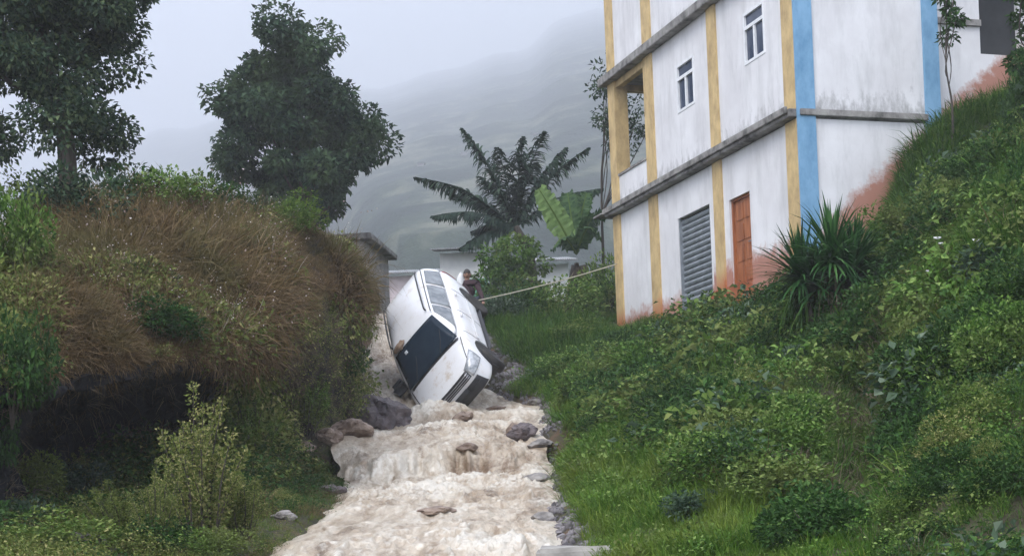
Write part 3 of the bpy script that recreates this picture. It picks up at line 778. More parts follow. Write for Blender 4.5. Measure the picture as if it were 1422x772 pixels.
for s in (1, -1):
    d = Vector((0, s, 0))
    skin_patch('window', [(.93, s * .7, .99), (.10, s * .7, 1.0), (.10, s * .6, 1.375), (.40, s * .6, 1.36)], M['side_glass'], d, .008)
    skin_patch('window', [(.02, s * .7, 1.0), (-.92, s * .7, 1.01), (-.90, s * .6, 1.38), (.02, s * .6, 1.38)], M['side_glass'], d, .008)
    skin_patch('window', [(-1.02, s * .7, 1.015), (-1.78, s * .7, 1.05), (-1.66, s * .6, 1.36), (-1.0, s * .6, 1.38)], M['side_glass'], d, .008)
    # roof rail
    pts = [(.30, s * .50, 1.47), (.24, s * .51, 1.525), (-.5, s * .51, 1.545), (-1.4, s * .50, 1.535), (-1.62, s * .49, 1.48)]
    MB().tube(catmull(pts, 5), .017, 8).build('roof_rail', M['black'], car, True)
    MB().tube([(x, s * .585 , z) for x, z in ((.42, 1.435), (-.3, 1.447), (-1.0, 1.447), (-1.7, 1.437))], .010, 6).build('roof_gutter', M['black'], car, True)
    # headlight wrapped over the corner
    dd = Vector((.75, s * .66, .15)).normalized()
    hl = skin_patch('headlight', [(1.70, s * .80, .83), (1.80, s * .80, .57), (2.10, s * .50, .57), (2.06, s * .50, .76)], M['lamp'], dd, .012, 12, bb)
    if False: skin_patch('indicator', [(1.74, s * .80, .70), (1.80, s * .80, .60), (1.92, s * .72, .59), (1.88, s * .72, .69)], M['amber'], dd, .022, 6, bb, parent=hl)
    # side moulding, sill, door lines, handles
    skin_patch('side_moulding', [(.95, s * .84, .50), (.95, s * .84, .56), (-.92, s * .84, .57), (-.92, s * .84, .51)], M['car'], d, .014, 14, bb)
    skin_patch('sill', [(.92, s * .84, .19), (.92, s * .84, .27), (-.90, s * .84, .27), (-.90, s * .84, .19)], M['black'], d, .004, 14, bb)
    for x in (1.0, .06, -.98):
        skin_patch('door_gap', [(x, s * .84, .28), (x - .014, s * .84, .28), (x - .014, s * .84, .95), (x, s * .84, .95)], M['black'], d, -.002, 10, bb)
    for x in (.24, -.78):
        MB().box((x - .02, s * .835, .84), (x + .13, s * .875, .875), .008).build('door_handle', M['car'], car)
    # mirror
    if s < 0:
        mb = MB().box((.78, s * .80, .98), (.96, s * .97, 1.11), .03)
        mb.box((.84, s * .74, .985), (.90, s * .82, 1.03)); mb.build('door_mirror', M['black'], car, True)
    # tail lamps
    skin_patch('tail_lamp', [(-2.0, s * .8, .6), (-1.93, s * .8, .98), (-2.13, s * .66, .98), (-2.15, s * .66, .6)], M['red_lens'], Vector((-.7, s * .7, 0)).normalized(), .01, 8, bb)
fd = Vector((1, 0, .0))
skin_patch('grille', [(2.1, -.50, .60), (2.1, .50, .60), (2.1, .50, .735), (2.1, -.50, .735)], M['black'], fd, .012, 12, bb)
for z in (.63, .665, .70):
    skin_patch('grille_bar', [(2.1, -.48, z - .006), (2.1, .48, z - .006), (2.1, .48, z + .006), (2.1, -.48, z + .006)], M['rim'], fd, .024, 12, bb)
skin_patch('lower_intake', [(2.1, -.62, .27), (2.1, .62, .27), (2.1, .58, .53), (2.1, -.58, .53)], M['black'], fd, .016, 12, bb)
skin_patch('bumper_bar', [(2.1, -.60, .385), (2.1, .60, .385), (2.1, .60, .43), (2.1, -.60, .43)], M['black'], fd, .035, 12, bb)
# bonnet shut lines and wipers
up = Vector((0, 0, 1))
for s in (1, -1):
    skin_patch('bonnet_gap', [(1.98, s * .62, .9), (1.98, s * .635, .9), (1.2, s * .73, .9), (1.2, s * .715, .9)], M['black'], up, .001, 12, bb)
    MB().tube([(1.20, s * .35 - .1, 1.02), (1.02, s * .35 + .05, 1.12), (.86, s * .35 + .16, 1.215)], .009, 6).build('wiper', M['black'], car)
skin_patch('cowl', [(1.24, -.66, 1), (1.24, .66, 1), (1.17, .68, 1), (1.17, -.68, 1)], M['black'], up, .006, 12, bb)
# mud brown lump standing in for the roof reflected in the windscreen
mb = MB(); bmesh.ops.create_icosphere(mb.bm, subdivisions=3, radius=1)
for v in mb.bm.verts:
    k = 1 + .35 * float(fbm(v.co.x * 1.6, v.co.y * 1.6, v.co.z * 1.6, 3)); v.co = Vector((v.co.x * .16 * k + .40, v.co.y * .15 * k - .36, v.co.z * .05 * k + 1.44))
mb.build('roof_reflection_lump', M['mud_tone'], car, True)
skin_patch('windscreen_glint', [(.66, -.34, 1.3), (.66, -.27, 1.3), (.60, -.27, 1.33), (.60, -.34, 1.33)], M['white_frame'], wd, .022, 4)  # white patch that paints a reflection onto the windscreen
# wheels
def wheel(x, s, z, steer=0.0):
    e = empty('wheel', (x, s * .73, z), steer); e.parent = car
    e.rotation_euler = (0, 0, steer)
    MB().lathe([(.19, -.085), (.27, -.10), (.295, -.08), (.305, -.03), (.305, .03), (.295, .08), (.27, .10), (.19, .085)], 32).build('tyre', M['tyre'], e, True)
    mb = MB().lathe([(.195, -.07), (.175, -.06), (.17, .03), (.19, .075), (.197, .07)], 28)
    mb.lathe([(.055, s * .02), (.05, s * .065), (.0, s * .07)], 14)
    for k in range(6):
        t = k * math.pi / 3
        mb.tube([(.04 * math.cos(t), s * .05, .04 * math.sin(t)), (.18 * math.cos(t), s * .05, .18 * math.sin(t))], .02, 6)
    mb.build('rim', M['rim'], e, True)
wheel(1.32, 1, .20, .25); wheel(1.32, -1, .30, .25); wheel(-1.28, 1, .18); wheel(-1.28, -1, .30)
# liners, axles and underbody
for x in (1.32, -1.28):
    for s in (-1, 1): MB().lathe([(.352, s * .80), (.352, s * .604), (.01, s * .604)], 24, 'Y', (x, 0, .30)).build('wheel_arch_liner', M['black'], car)
MB().tube([(-1.28, -.68, .2), (-1.28, .68, .2)], .045, 10).build('rear_axle', M['black'], car)
MB().tube([(1.5, .3, .17), (.3, .32, .13), (-1.2, .35, .15), (-2.05, .42, .2)], .035, 8).box((-2.0, .1, .1), (-1.5, .5, .24), .03).build('exhaust', M['rock_dark'], car)
# number plate torn loose under the bumper
pl = skin_patch('number_plate', [(2.12, -.26, .44), (2.12, .26, .44), (2.12, .26, .55), (2.12, -.26, .55)], M['black'], fd, .05, 4, bb)

# rope from the car to the building
A = CARM @ Vector((-1.35, .74, .28)); B = Vector((2.78, 37.6, 0)); bz = at(861, 365, 37.5)
B = Vector((bz.x, 37.5, bz.z))
pts = [A.lerp(B, t) - Vector((0, 0, .10 * 4 * t * (1 - t) * .5)) for t in np.linspace(0, 1, 24)]
M['rope'] = mat_surface('rope', (.42, .38, .28), (.62, .58, .47), 20, .8, .4, 90)
tag(MB().tube(pts, .014, 6).build('tow_rope', M['rope'], None, True), 'pale rope stretched taut from the car over the verge to the building', 'rope')

# ------------------------------------------------------------------ plants: generators
def unit(v): return v / (np.linalg.norm(v, axis=-1, keepdims=True) + 1e-9)
def leaf_arrays(P, D, N, L, W, fold=.18):
    """one kite-shaped folded leaf per point; P base, D direction, N up of the blade"""
    S = unit(np.cross(D, N)); N2 = unit(np.cross(S, D)); L = L[:, None]; W = W[:, None]
    a = P; t = P + D * L - N2 * L * .12; l_ = P + D * L * .45 + S * W * .5 + N2 * W * fold; r_ = P + D * L * .45 - S * W * .5 + N2 * W * fold
    V = np.stack([a, l_, t, r_], 1).reshape(-1, 3); k = np.arange(len(P)) * 4
    T = np.concatenate([np.stack([k, k + 2, k + 1], 1), np.stack([k, k + 3, k + 2], 1)])
    return V, T
def blade_arrays(P, D, L, W, bend, seg=3):
    """grass blades / straps that start along D and bend down"""
    n = len(P); S = unit(np.cross(D, np.array([0, 0, 1.0])) + 1e-4)
    pts = [P]; d = D.copy(); p = P
    for i in range(seg):
        d = unit(d + np.array([0, 0, -1.0]) * (bend * (i + .6) / seg)[:, None]); p = p + d * (L / seg)[:, None]; pts.append(p)
    V = []; 
    for i, p in enumerate(pts[:-1]):
        wv = (W * (1 if i == 0 else 1 - .75 * (i / seg) ** 1.5))[:, None] * .5
        V += [p - S * wv, p + S * wv]
    V.append(pts[-1]); m = len(V); V = np.stack(V, 1).reshape(-1, 3); k = np.arange(n) * m; T = []
    for i in range(seg - 1):
        a = 2 * i; T += [np.stack([k + a, k + a + 1, k + a + 3], 1), np.stack([k + a, k + a + 3, k + a + 2], 1)]
    a = 2 * (seg - 1); T.append(np.stack([k + a, k + a + 1, k + a + 2], 1))
    return V, np.concatenate(T)
def cat(parts):
    V = []; T = []; o_ = 0
    for v, t in parts: V.append(v); T.append(t + o_); o_ += len(v)
    return np.concatenate(V), np.concatenate(T)
def rdir(n, up=0.0, g=rng):
    d = g.normal(size=(n, 3)); d = unit(d); d[:, 2] += up; return unit(d)

def grass_tuft(n=26, r=.10, h=.32, w=.012, bend=.5, lean=.45, g=rng):
    a = g.uniform(0, 2 * np.pi, n); q = r * np.sqrt(g.uniform(0, 1, n)); P = np.stack([q * np.cos(a), q * np.sin(a), np.full(n, -.03)], 1)
    D = np.stack([np.cos(a) * lean * g.uniform(.1, 1, n), np.sin(a) * lean * g.uniform(.1, 1, n), np.ones(n)], 1)
    return blade_arrays(P, unit(D), h * g.uniform(.5, 1.15, n), w * g.uniform(.7, 1.3, n), bend * g.uniform(.3, 1.6, n))
def weed(n=34, r=.16, h=.30, L=.07, W=.045, g=rng):
    P = np.stack([g.normal(0, r * .55, n), g.normal(0, r * .55, n), h * g.uniform(.1, 1, n) ** .7], 1)
    D = unit(np.stack([P[:, 0], P[:, 1], np.full(n, .02)], 1)) * .8 + rdir(n, .0, g) * .6; N = unit(np.stack([np.zeros(n), -.25 + np.zeros(n), np.ones(n)], 1) + rdir(n, 0, g) * .55)
    return leaf_arrays(P, unit(D), N, L * g.uniform(.6, 1.3, n), W * g.uniform(.7, 1.3, n))
def hidden_protos(name, meshes, mat):
    c = bpy.data.collections.new(name)
    for i, (V, T) in enumerate(meshes):
        me = np_mesh(name, V, T); me.materials.append(mat)
        o_ = bpy.data.objects.new(name, me); c.objects.link(o_)
    return c
def scatter(name, P, Rt, Sc, Ix, coll, label=None, group=None):
    """one countless mass ('stuff'): points + geometry nodes that set a clump on each point"""
    me = bpy.data.meshes.new(name); me.vertices.add(len(P)); me.vertices.foreach_set('co', np.asarray(P, np.float32).ravel())
    for nm, ty, arr in (('rot', 'FLOAT_VECTOR', Rt), ('scl', 'FLOAT_VECTOR', Sc)):
        a = me.attributes.new(nm, ty, 'POINT'); a.data.foreach_set('vector', np.asarray(arr, np.float32).ravel())
    a = me.attributes.new('ix', 'INT', 'POINT'); a.data.foreach_set('value', np.asarray(Ix, np.int32))
    o_ = link(name, me); ng = bpy.data.node_groups.new(name, 'GeometryNodeTree')
    ng.interface.new_socket('Geometry', in_out='INPUT', socket_type='NodeSocketGeometry'); ng.interface.new_socket('Geometry', in_out='OUTPUT', socket_type='NodeSocketGeometry')
    n = ng.nodes; l = ng.links; gi = n.new('NodeGroupInput'); go = n.new('NodeGroupOutput')
    m2p = n.new('GeometryNodeMeshToPoints'); ins = n.new('GeometryNodeInstanceOnPoints'); ci = n.new('GeometryNodeCollectionInfo')
    ci.inputs[0].default_value = coll; ci.inputs[1].default_value = True; ci.inputs[2].default_value = True
    def na(nm, dt):
        q = n.new('GeometryNodeInputNamedAttribute'); q.data_type = dt; q.inputs[0].default_value = nm; return q.outputs[0]
    l.new(gi.outputs[0], m2p.inputs[0]); l.new(m2p.outputs[0], ins.inputs[0]); l.new(ci.outputs[0], ins.inputs[2]); ins.inputs[3].default_value = True
    l.new(na('ix', 'INT'), ins.inputs[4]); l.new(na('rot', 'FLOAT_VECTOR'), ins.inputs[5]); l.new(na('scl', 'FLOAT_VECTOR'), ins.inputs[6])
    l.new(ins.outputs[0], go.inputs[0])
    md = o_.modifiers.new('scatter', 'NODES'); md.node_group = ng
    tag(o_, label, None, group, 'stuff'); return o_

# surface samples of the ground and of the bank
def sample(V, T, n, g=rng, hidden=1.0):
    a, b_, c_ = V[T[:, 0]], V[T[:, 1]], V[T[:, 2]]; cr_ = np.cross(b_ - a, c_ - a); ar = np.linalg.norm(cr_, axis=1) * .5
    mid = (a + b_ + c_) / 3; px, py = proj(mid)
    vis = (mid[:, 1] > 5.5) & (px > -160) & (px < 1600) & (py > -120) & (py < 860)
    wgt = ar * vis
    # nearer ground gets more
    wgt = wgt / np.maximum(mid[:, 1], 7) ** .8
    if hidden < 1:      # slopes that face away get thinner cover
        for i in np.nonzero(wgt)[0]:
            q = Vector(mid[i]); L_ = q.length
            if BVH.ray_cast(Vector((0, 0, 0)), q / L_, L_ - .25)[0] is not None: wgt[i] *= hidden
    wgt /= wgt.sum()
    i = g.choice(len(T), n, p=wgt); u, v = g.uniform(size=(2, n)); f = u + v > 1; u[f], v[f] = 1 - u[f], 1 - v[f]
    P = a[i] + (b_ - a)[i] * u[:, None] + (c_ - a)[i] * v[:, None]; N = unit(cr_[i])
    return P, N
def orient(N, tilt, n, g=rng, upmix=.5):
    """euler angles that stand a clump up, leaning part of the way towards the surface normal, with random yaw"""
    U = unit(N * (1 - upmix) + np.array([0, 0, 1.0]) * upmix + g.normal(0, tilt, (n, 3))); yaw = g.uniform(0, 2 * np.pi, n)
    # rotation about z by yaw, then tilt z onto U: euler XYZ = Rz*Ry*Rx ; use Ry(b) then Rz(c) with a first spin through c
    b_ = np.arccos(np.clip(U[:, 2], -1, 1)); c_ = np.arctan2(U[:, 1], U[:, 0])
    return np.stack([np.zeros(n), b_, c_], 1), yaw

GP, GN = sample(gV, gT, 150000)
GN[GN[:, 2] < 0] *= -1
gpx, gpy = proj(GP)
chin = (GP[:, 0] > chan_l(GP[:, 1]) - .02) & (GP[:, 0] < chan_r(GP[:, 1]) + .02) & (GP[:, 1] < 46)
# footprint of the building, free of plants
ca, sa = math.cos(AZB), math.sin(AZB)
lx_ = (GP[:, 0] - 5.66) * ca + (GP[:, 1] - 28.62) * sa; ly_ = -(GP[:, 0] - 5.66) * sa + (GP[:, 1] - 28.62) * ca
inb = (lx_ > -.15) & (lx_ < 6.4) & (ly_ > -.12) & (ly_ < 9.5)
free = ~chin & ~inb
right = (GP[:, 0] > (chan_l(GP[:, 1]) + chan_r(GP[:, 1])) / 2)
dR = GP[:, 0] - chan_r(GP[:, 1])
nz = fbm(GP[:, 0] * .55, GP[:, 1] * .55, 3.0, 4)
gully = np.exp(-(((gpx - 1215) / 70) ** 2 + ((gpy - 600) / 110) ** 2)) + .9 * np.exp(-(((gpx - 1330) / 90) ** 2 + ((gpy - 765) / 35) ** 2))
strip_w = .75 + .65 * np.clip((24 - GP[:, 1]) / 10, 0, 1)
U = rng.uniform(size=len(GP))
def do(name, mask, protos, mat, smin, smax, label, tilt=.15, upmix=.6, P=GP, N=GN, lim=None):
    idx = np.nonzero(mask)[0]
    if lim and len(idx) > lim: idx = rng.permutation(idx)[:lim]
    n = len(idx); c_ = hidden_protos(name, protos, mat); dist = np.clip(P[idx, 1] / 17, .5, 1.15)
    rt, yaw = orient(N[idx], tilt, n, rng, upmix); s_ = rng.uniform(smin, smax, n) * dist * np.where(P[idx, 0] < chan_l(P[idx, 1]), np.clip((chan_l(P[idx, 1]) - P[idx, 0]) / 1.1, .35, 1) * .85, 1) * np.clip(1 + .5 * fbm(P[idx, 0] * 1.1, P[idx, 1] * 1.1, 40.0, 2), .5, 1.6) * np.where(np.abs((P[idx, 0] - 5.66) * ca + (P[idx, 1] - 28.62) * sa + .8) < .9, .5, 1)
    # random yaw through mirrored/rotated variants: spin is put in the first euler angle-free axis by a z twist of the prototypes
    scl = np.stack([s_ * rng.choice([-1, 1], n), s_ * rng.choice([-1, 1], n), s_ * rng.uniform(.8, 1.2, n)], 1)
    return scatter(name, P[idx], rt, scl, rng.integers(0, len(protos), n), c_, label)
def spun(f, k):
    out = []
    for i in range(k):
        V, T = f(); t = rng.uniform(0, 6.28); c_, s_ = math.cos(t), math.sin(t)
        out.append((np.stack([V[:, 0] * c_ - V[:, 1] * s_, V[:, 0] * s_ + V[:, 1] * c_, V[:, 2]], 1), T))
    return out

near = GP[:, 1] < 24
# bright verge grass beside the torrent
strip = free & right & (dR < strip_w + .35 * nz) & (GP[:, 1] < 30) & (GP[:, 1] > 6)
m = strip & (dR > .22 + .2 * U)
road = free & (GP[:, 1] > 29.3) & (GP[:, 0] > chan_r(GP[:, 1])) & (GP[:, 0] < np.interp(GP[:, 1], [29, 30, 31.5, 33, 36, 40, 46], [.9, .6, .35, .0, -.6, -1.3, -2]))
free = free & ~road & (dR * right > -1)
do('verge_grass', m & (U < .95), spun(lambda: grass_tuft(34, .12, .23, .009, .8, .7), 6), M['grass_bright'], .6, 1.5, 'bright green grass on the verge right of the torrent', .25, .7)
# darker grass further back and on the hillside right of the building
hill = free & right & (gpx > 1150) & (gpy < 400)
m2 = free & right & ~strip & ((U < .30) | (GP[:, 1] > 28) | (hill & (U < .9)) | ((nz > .1) & (U < .55)))
do('slope_grass', m2, spun(lambda: grass_tuft(30, .13, .26, .010, .8, .7), 6), M['grass_dark'], .7, 1.6, 'darker grass all over the right hand slope', .25, .7)
# mixed broad leaved weeds
wallgap = ~((ly_ > -1.6) & (lx_ > -2.2))
m3 = free & right & ~strip & (gully < .5 + .3 * nz) & (gul(GP[:, 0], GP[:, 1]) < .35 + .3 * nz) & (GP[:, 1] < 30) & ~(hill & (U < .93)) & (U > .25) & wallgap & ((nz < .12) | (U > .8))
V3 = rng.uniform(size=len(GP)); pn = fbm(GP[:, 0] * .8 + 5, GP[:, 1] * .8, 8.0, 3)
do('verge_weeds', strip & (V3 < .10) & (dR > .3), spun(lambda: weed(34, .16, .24, .045, .03), 5), M['leaf_mid'], .5, 1.2, 'small weeds in the bright verge grass', .2, .6, lim=900)
do('slope_weeds', m3 & (pn < .1) & (V3 < .55), spun(lambda: weed(60, .20, .30, .055, .034), 6), M['leaf_mid'], .6, 1.5, 'leafy green weeds covering the right hand slope', .2, .55, lim=16000)
do('dark_weeds', m3 & (pn > -.25) & (V3 > .5), spun(lambda: weed(64, .20, .34, .045, .024), 6), M['leaf_dark'], .6, 1.6, 'dark green weeds between the bushes of the right hand slope', .2, .55, lim=14000)
do('pale_weeds', m3 & (pn > .35) & (V3 < .35), spun(lambda: weed(30, .16, .40, .085, .055), 5), M['leaf_grey'], .7, 1.4, 'paler grey green weeds in patches on the right hand slope', .2, .55, lim=3500)
do('dry_slope_stems', free & right & ~strip & ((gully > .25) | (gul(GP[:, 0], GP[:, 1]) > .3) | (V3 > .88) | ((pn > .55) & (V3 > .5))) & (GP[:, 1] < 27), spun(lambda: grass_tuft(20, .12, .30, .006, 1.2, 1.3), 5), M['dry_leaf'], .7, 1.5, 'dead brown stems hanging over bare soil on the right slope', .4, .5, lim=4500)
do('broad_leaf_plants', m3 & (pn > -.1) & (V3 < .05), spun(lambda: weed(34, .24, .40, .10, .065), 5), M['leaf_bright'], .6, 1.3, 'broad leaved light green plants dotted over the right slope', .25, .5, lim=700)
do('tall_slope_grass', m3 & (V3 > .35) & (V3 < .5), spun(lambda: grass_tuft(34, .14, .50, .010, 1.1, .8), 6), M['grass_bright'], .6, 1.3, 'tall loose grass standing through the weeds of the right slope', .25, .7, lim=3200)
do('brown_stalks', m3 & (nz < -.1) & (V3 > .3), spun(lambda: grass_tuft(26, .16, .42, .006, 1.0, 1.0), 5), M['grass_dry'], .6, 1.3, 'brown dry stalks in patches on the right slope', .35, .6, lim=2600)
# low thickets that heave the cover up into mounds
# left low ground
left = free & ~right
bl = fbm(GP[:, 0] * .9, GP[:, 1] * .9, 21.0, 3)
do('left_weeds', left & (GP[:, 1] < 27) & (U < .5) & (bl < .25) & (V3 < .75), spun(lambda: weed(38, .18, .26, .045, .026), 6), M['leaf_olive'], .6, 1.5, 'olive green weeds on the low ground left of the torrent', .2, .6, lim=9000)
do('left_stems', left & (GP[:, 1] < 24) & (V3 > .6) & (bl > -.2), spun(lambda: grass_tuft(22, .14, .38, .006, .9, .8), 5), M['grass_dry'], .6, 1.5, 'brown dead stems between the weeds left of the torrent', .3, .6, lim=4500)
do('left_dark_weeds', left & (GP[:, 1] < 30) & (U < .4) & (bl > .0), spun(lambda: weed(44, .18, .30, .05, .03), 6), M['leaf_dark'], .6, 1.5, 'dark green weeds on the low ground left of the torrent', .2, .6, lim=4500)
do('left_grass', left & (GP[:, 1] < 40) & (U > .55), spun(lambda: grass_tuft(30, .13, .24, .009, .9, .8), 6), M['grass_bright'], .5, 1.3, 'yellow green grass on the low ground left of the torrent', .25, .7, lim=8000)
# the bank: drooping brown grass on face and top, dark creepers and leaves in places
BP, BN = sample(bV, bT, 80000, rng, .2)
flip = (BN[:, 1] > 0) & (BN[:, 2] < .2); 
BN[BN @ np.array([.3, -.75, .55]) < 0] *= -1
bpx, bpy_ = proj(BP); bu = rng.uniform(size=len(BP)); bn = fbm(BP[:, 0] * .7, BP[:, 1] * .7, BP[:, 2] * .9, 4)
lipy = np.interp(bpx, [0, 60, 150, 240, 330, 400, 455, 490, 512], [560, 548, 530, 515, 500, 470, 440, 470, 540])
above = bpy_ < lipy - 22 + 16 * bn
outn = unit(np.stack([np.full(len(BP), .15), np.full(len(BP), -.75), np.full(len(BP), .45)], 1))
do('bank_grass', above & (bn < 1.3) & (bpx > 20), spun(lambda: grass_tuft(30, .14, .42, .007, 1.5, 1.1), 7), M['grass_dry'], .7, 1.5, 'brown dried grass hanging over the earth bank', .38, .25, P=BP, N=unit(BN + outn), lim=21000)
do('bank_seed_heads', above & (bu < .12) & (bn > .0), spun(lambda: cat([grass_tuft(9, .12, .55, .004, .8, .8), leaf_arrays(rng.normal(0, .12, (12, 3)) + np.array([0, 0, .42]), rdir(12, .3), rdir(12), np.full(12, .022), np.full(12, .016))]), 5), M['seed'], .7, 1.3, 'pale seed heads in the grass of the earth bank', .25, .5, P=BP, N=BN, lim=420)
do('bank_green_leaves', above & (bn > .35) | (above & (bpx < 70)), spun(lambda: weed(36, .18, .26, .06, .03), 5), M['leaf_olive'], .6, 1.3, 'green leaves growing through the bank grass', .25, .3, P=BP, N=unit(BN + outn), lim=6500)
face = ~above & (bpx > 380) & (bpy_ < 640)
do('hanging_leaves', (~above & (bpx > 300) & (bpy_ < 640)) & (bu > .5), spun(lambda: weed(30, .18, .30, .055, .03), 4), M['leaf_olive'], .6, 1.3, 'green creepers on the right end of the undercut bank', .3, .1, P=BP, N=unit(BN + outn), lim=1500)
do('hanging_roots', face & (bu < .5) | (~above & (bu < .03)), spun(lambda: grass_tuft(16, .10, .40, .006, 3.0, .8), 5), M['dry_leaf'], .6, 1.3, 'dead roots and creepers hanging on the dark undercut earth', .2, .1, P=BP, N=unit(BN + outn), lim=3000)

# ------------------------------------------------------------------ bushes as things
def bush_meshes(mat, n=900, L=.06, W=.035, clumps=9, flat=.8, seed=1, droop=0.0):
    g = np.random.default_rng(seed); C = unit(g.normal(size=(clumps, 3))) * g.uniform(.25, .72, (clumps, 1)); C[:, 2] = np.abs(C[:, 2]) * flat * 1.1 + .2
    k = g.integers(0, clumps, n); rc = g.uniform(.26, .46, clumps)[k]; d = unit(g.normal(size=(n, 3))); P = C[k] + d * (rc * g.uniform(.35, 1, n) ** .5)[:, None]
    P[:, 2] = np.abs(P[:, 2]); D = unit(d * .8 + g.normal(0, .5, (n, 3)) + np.array([0, 0, .15 - droop])); N = unit(np.array([0, 0, 1.0]) + g.normal(0, .5, (n, 3)) + d * .5)
    V, T = leaf_arrays(P, D, N, L * g.uniform(.6, 1.4, n), W * g.uniform(.7, 1.3, n)); me = np_mesh('foliage', V, T); me.materials.append(mat)
    mb = MB()
    for c_ in C[:7]:
        mb.tube([(0, 0, -.25), (c_[0] * .35, c_[1] * .35, c_[2] * .5), tuple(c_)], [.022, .016, .006], 5)
    bmesh.ops.recalc_face_normals(mb.bm, faces=mb.bm.faces); ms = bpy.data.meshes.new('stem'); mb.bm.to_mesh(ms); mb.bm.free(); ms.materials.append(M['bark'])
    return me, ms
BK = {
 'dark': bush_meshes(M['leaf_dark'], 2600, .085, .05, 11, .8, 1), 'mid': bush_meshes(M['leaf_mid'], 2600, .08, .05, 11, .8, 2), 'bright': bush_meshes(M['leaf_bright'], 2200, .08, .042, 10, .9, 3),
 'olive': bush_meshes(M['leaf_olive'], 4200, .05, .028, 14, 1.0, 4), 'grey': bush_meshes(M['leaf_grey'], 1500, .13, .075, 9, .8, 5), 'big': bush_meshes(M['leaf_mid'], 900, .20, .12, 8, .9, 6, .2),
 'tree': bush_meshes(M['leaf_tree_near'], 2400, .10, .05, 12, .9, 8)}
def wand_meshes(mat, seed, wands=30, per=260, L=.045, W=.028):
    g = np.random.default_rng(seed); mb = MB(); Ps = []; Ds = []
    for i in range(wands):
        a = g.uniform(0, 6.28); r0 = g.uniform(0, .25); r1 = g.uniform(.1, .75); h = g.uniform(.9, 2.2) * (1 - .35 * r1)
        pts = catmull([(r0 * math.cos(a), r0 * math.sin(a), -.2), (r1 * .6 * math.cos(a + .2), r1 * .6 * math.sin(a + .2), h * .55), (r1 * math.cos(a), r1 * math.sin(a), h)], 8)
        mb.tube(pts, np.linspace(.016, .004, len(pts)), 5)
        u = g.uniform(.25, 1, per) * (len(pts) - 1); i0 = np.minimum(u.astype(int), len(pts) - 2); f = (u - i0)[:, None]; sp = (.16 * (1 - .6 * u / len(pts)))[:, None]
        d = unit(g.normal(size=(per, 3))); Ps.append(pts[i0] * (1 - f) + pts[i0 + 1] * f + d * sp * g.uniform(.2, 1, (per, 1))); Ds.append(unit(d + [0, 0, .5]))
    P = np.concatenate(Ps); D = np.concatenate(Ds); n = len(P); V, T = leaf_arrays(P, D, rdir(n, .8, g), L * g.uniform(.5, 1.4, n), W * g.uniform(.7, 1.3, n)); me = np_mesh('foliage', V, T); me.materials.append(mat)
    bmesh.ops.recalc_face_normals(mb.bm, faces=mb.bm.faces); ms = bpy.data.meshes.new('stem'); mb.bm.to_mesh(ms); mb.bm.free(); ms.materials.append(M['bark']); return me, ms
BK['stalk'] = wand_meshes(M['leaf_olive'], 21); BK['stalk_dark'] = wand_meshes(M['leaf_mid'], 22, 28, 190, .055, .038)
def bush(kind, px, py, wpx, hpx, label, cat_='bush', Y=None, group=None, name='bush', dark=False):
    """px,py = foot of the bush in the photograph; wpx,hpx its size there"""
    p = hit(px, py) if Y is None else at(px, py, Y)
    s = p.y / F; t = empty(name, p, R_.uniform(0, 6.28)); tag(t, label, cat_, group)
    fo, stm = BK[kind]; a = link('foliage', fo, None, t); b_ = link('stem', stm, None, t)
    sx_, sz_ = wpx * s / 1.5, hpx * s / (2.1 if 'stalk' in kind else 1.15)
    a.scale = (sx_, sx_, sz_); b_.scale = (sx_, sx_, sz_)
    return t
for nm_, kd_, msk_, cnt_, sc_, mt_, lb_ in (('thicket', 'mid', m3 & (pn > .05), 150, (.3, .75), 'leaf_mid', 'low green thickets that heave up between the bushes of the right slope'), ('dark_thicket', 'dark', m3 & (nz > -.2), 120, (.3, .75), 'leaf_dark', 'low dark thickets on the right slope'),
        ('grey_thicket', 'grey', m3 & (pn < .2), 70, (.15, .32), 'leaf_grey', 'low pale leaved plants on the right slope'), ('olive_thicket', 'olive', m3 | (left & (bl > 0) & (GP[:, 0] < chan_l(GP[:, 1]) - .7)), 200, (.15, .42), 'leaf_olive', 'low olive thickets on both sides of the torrent')):
    idx = rng.permutation(np.nonzero(msk_ & (GP[:, 1] > 8))[0])[:cnt_]; q_ = [tri_arrays(BK[kd_][0])]
    s_ = rng.uniform(sc_[0], sc_[1], len(idx)) * np.clip(GP[idx, 1] / 16, .55, 1.1)
    scatter(nm_, GP[idx] - np.array([0, 0, .05]), np.stack([rng.uniform(-.2, .2, len(idx)), rng.uniform(-.2, .2, len(idx)), rng.uniform(0, 6.28, len(idx))], 1), s_[:, None] * np.array([[1, 1, .9]]), np.zeros(len(idx)), hidden_protos(nm_, q_, M[mt_]), lb_)
GR = 'bushes on the slope right of the torrent'
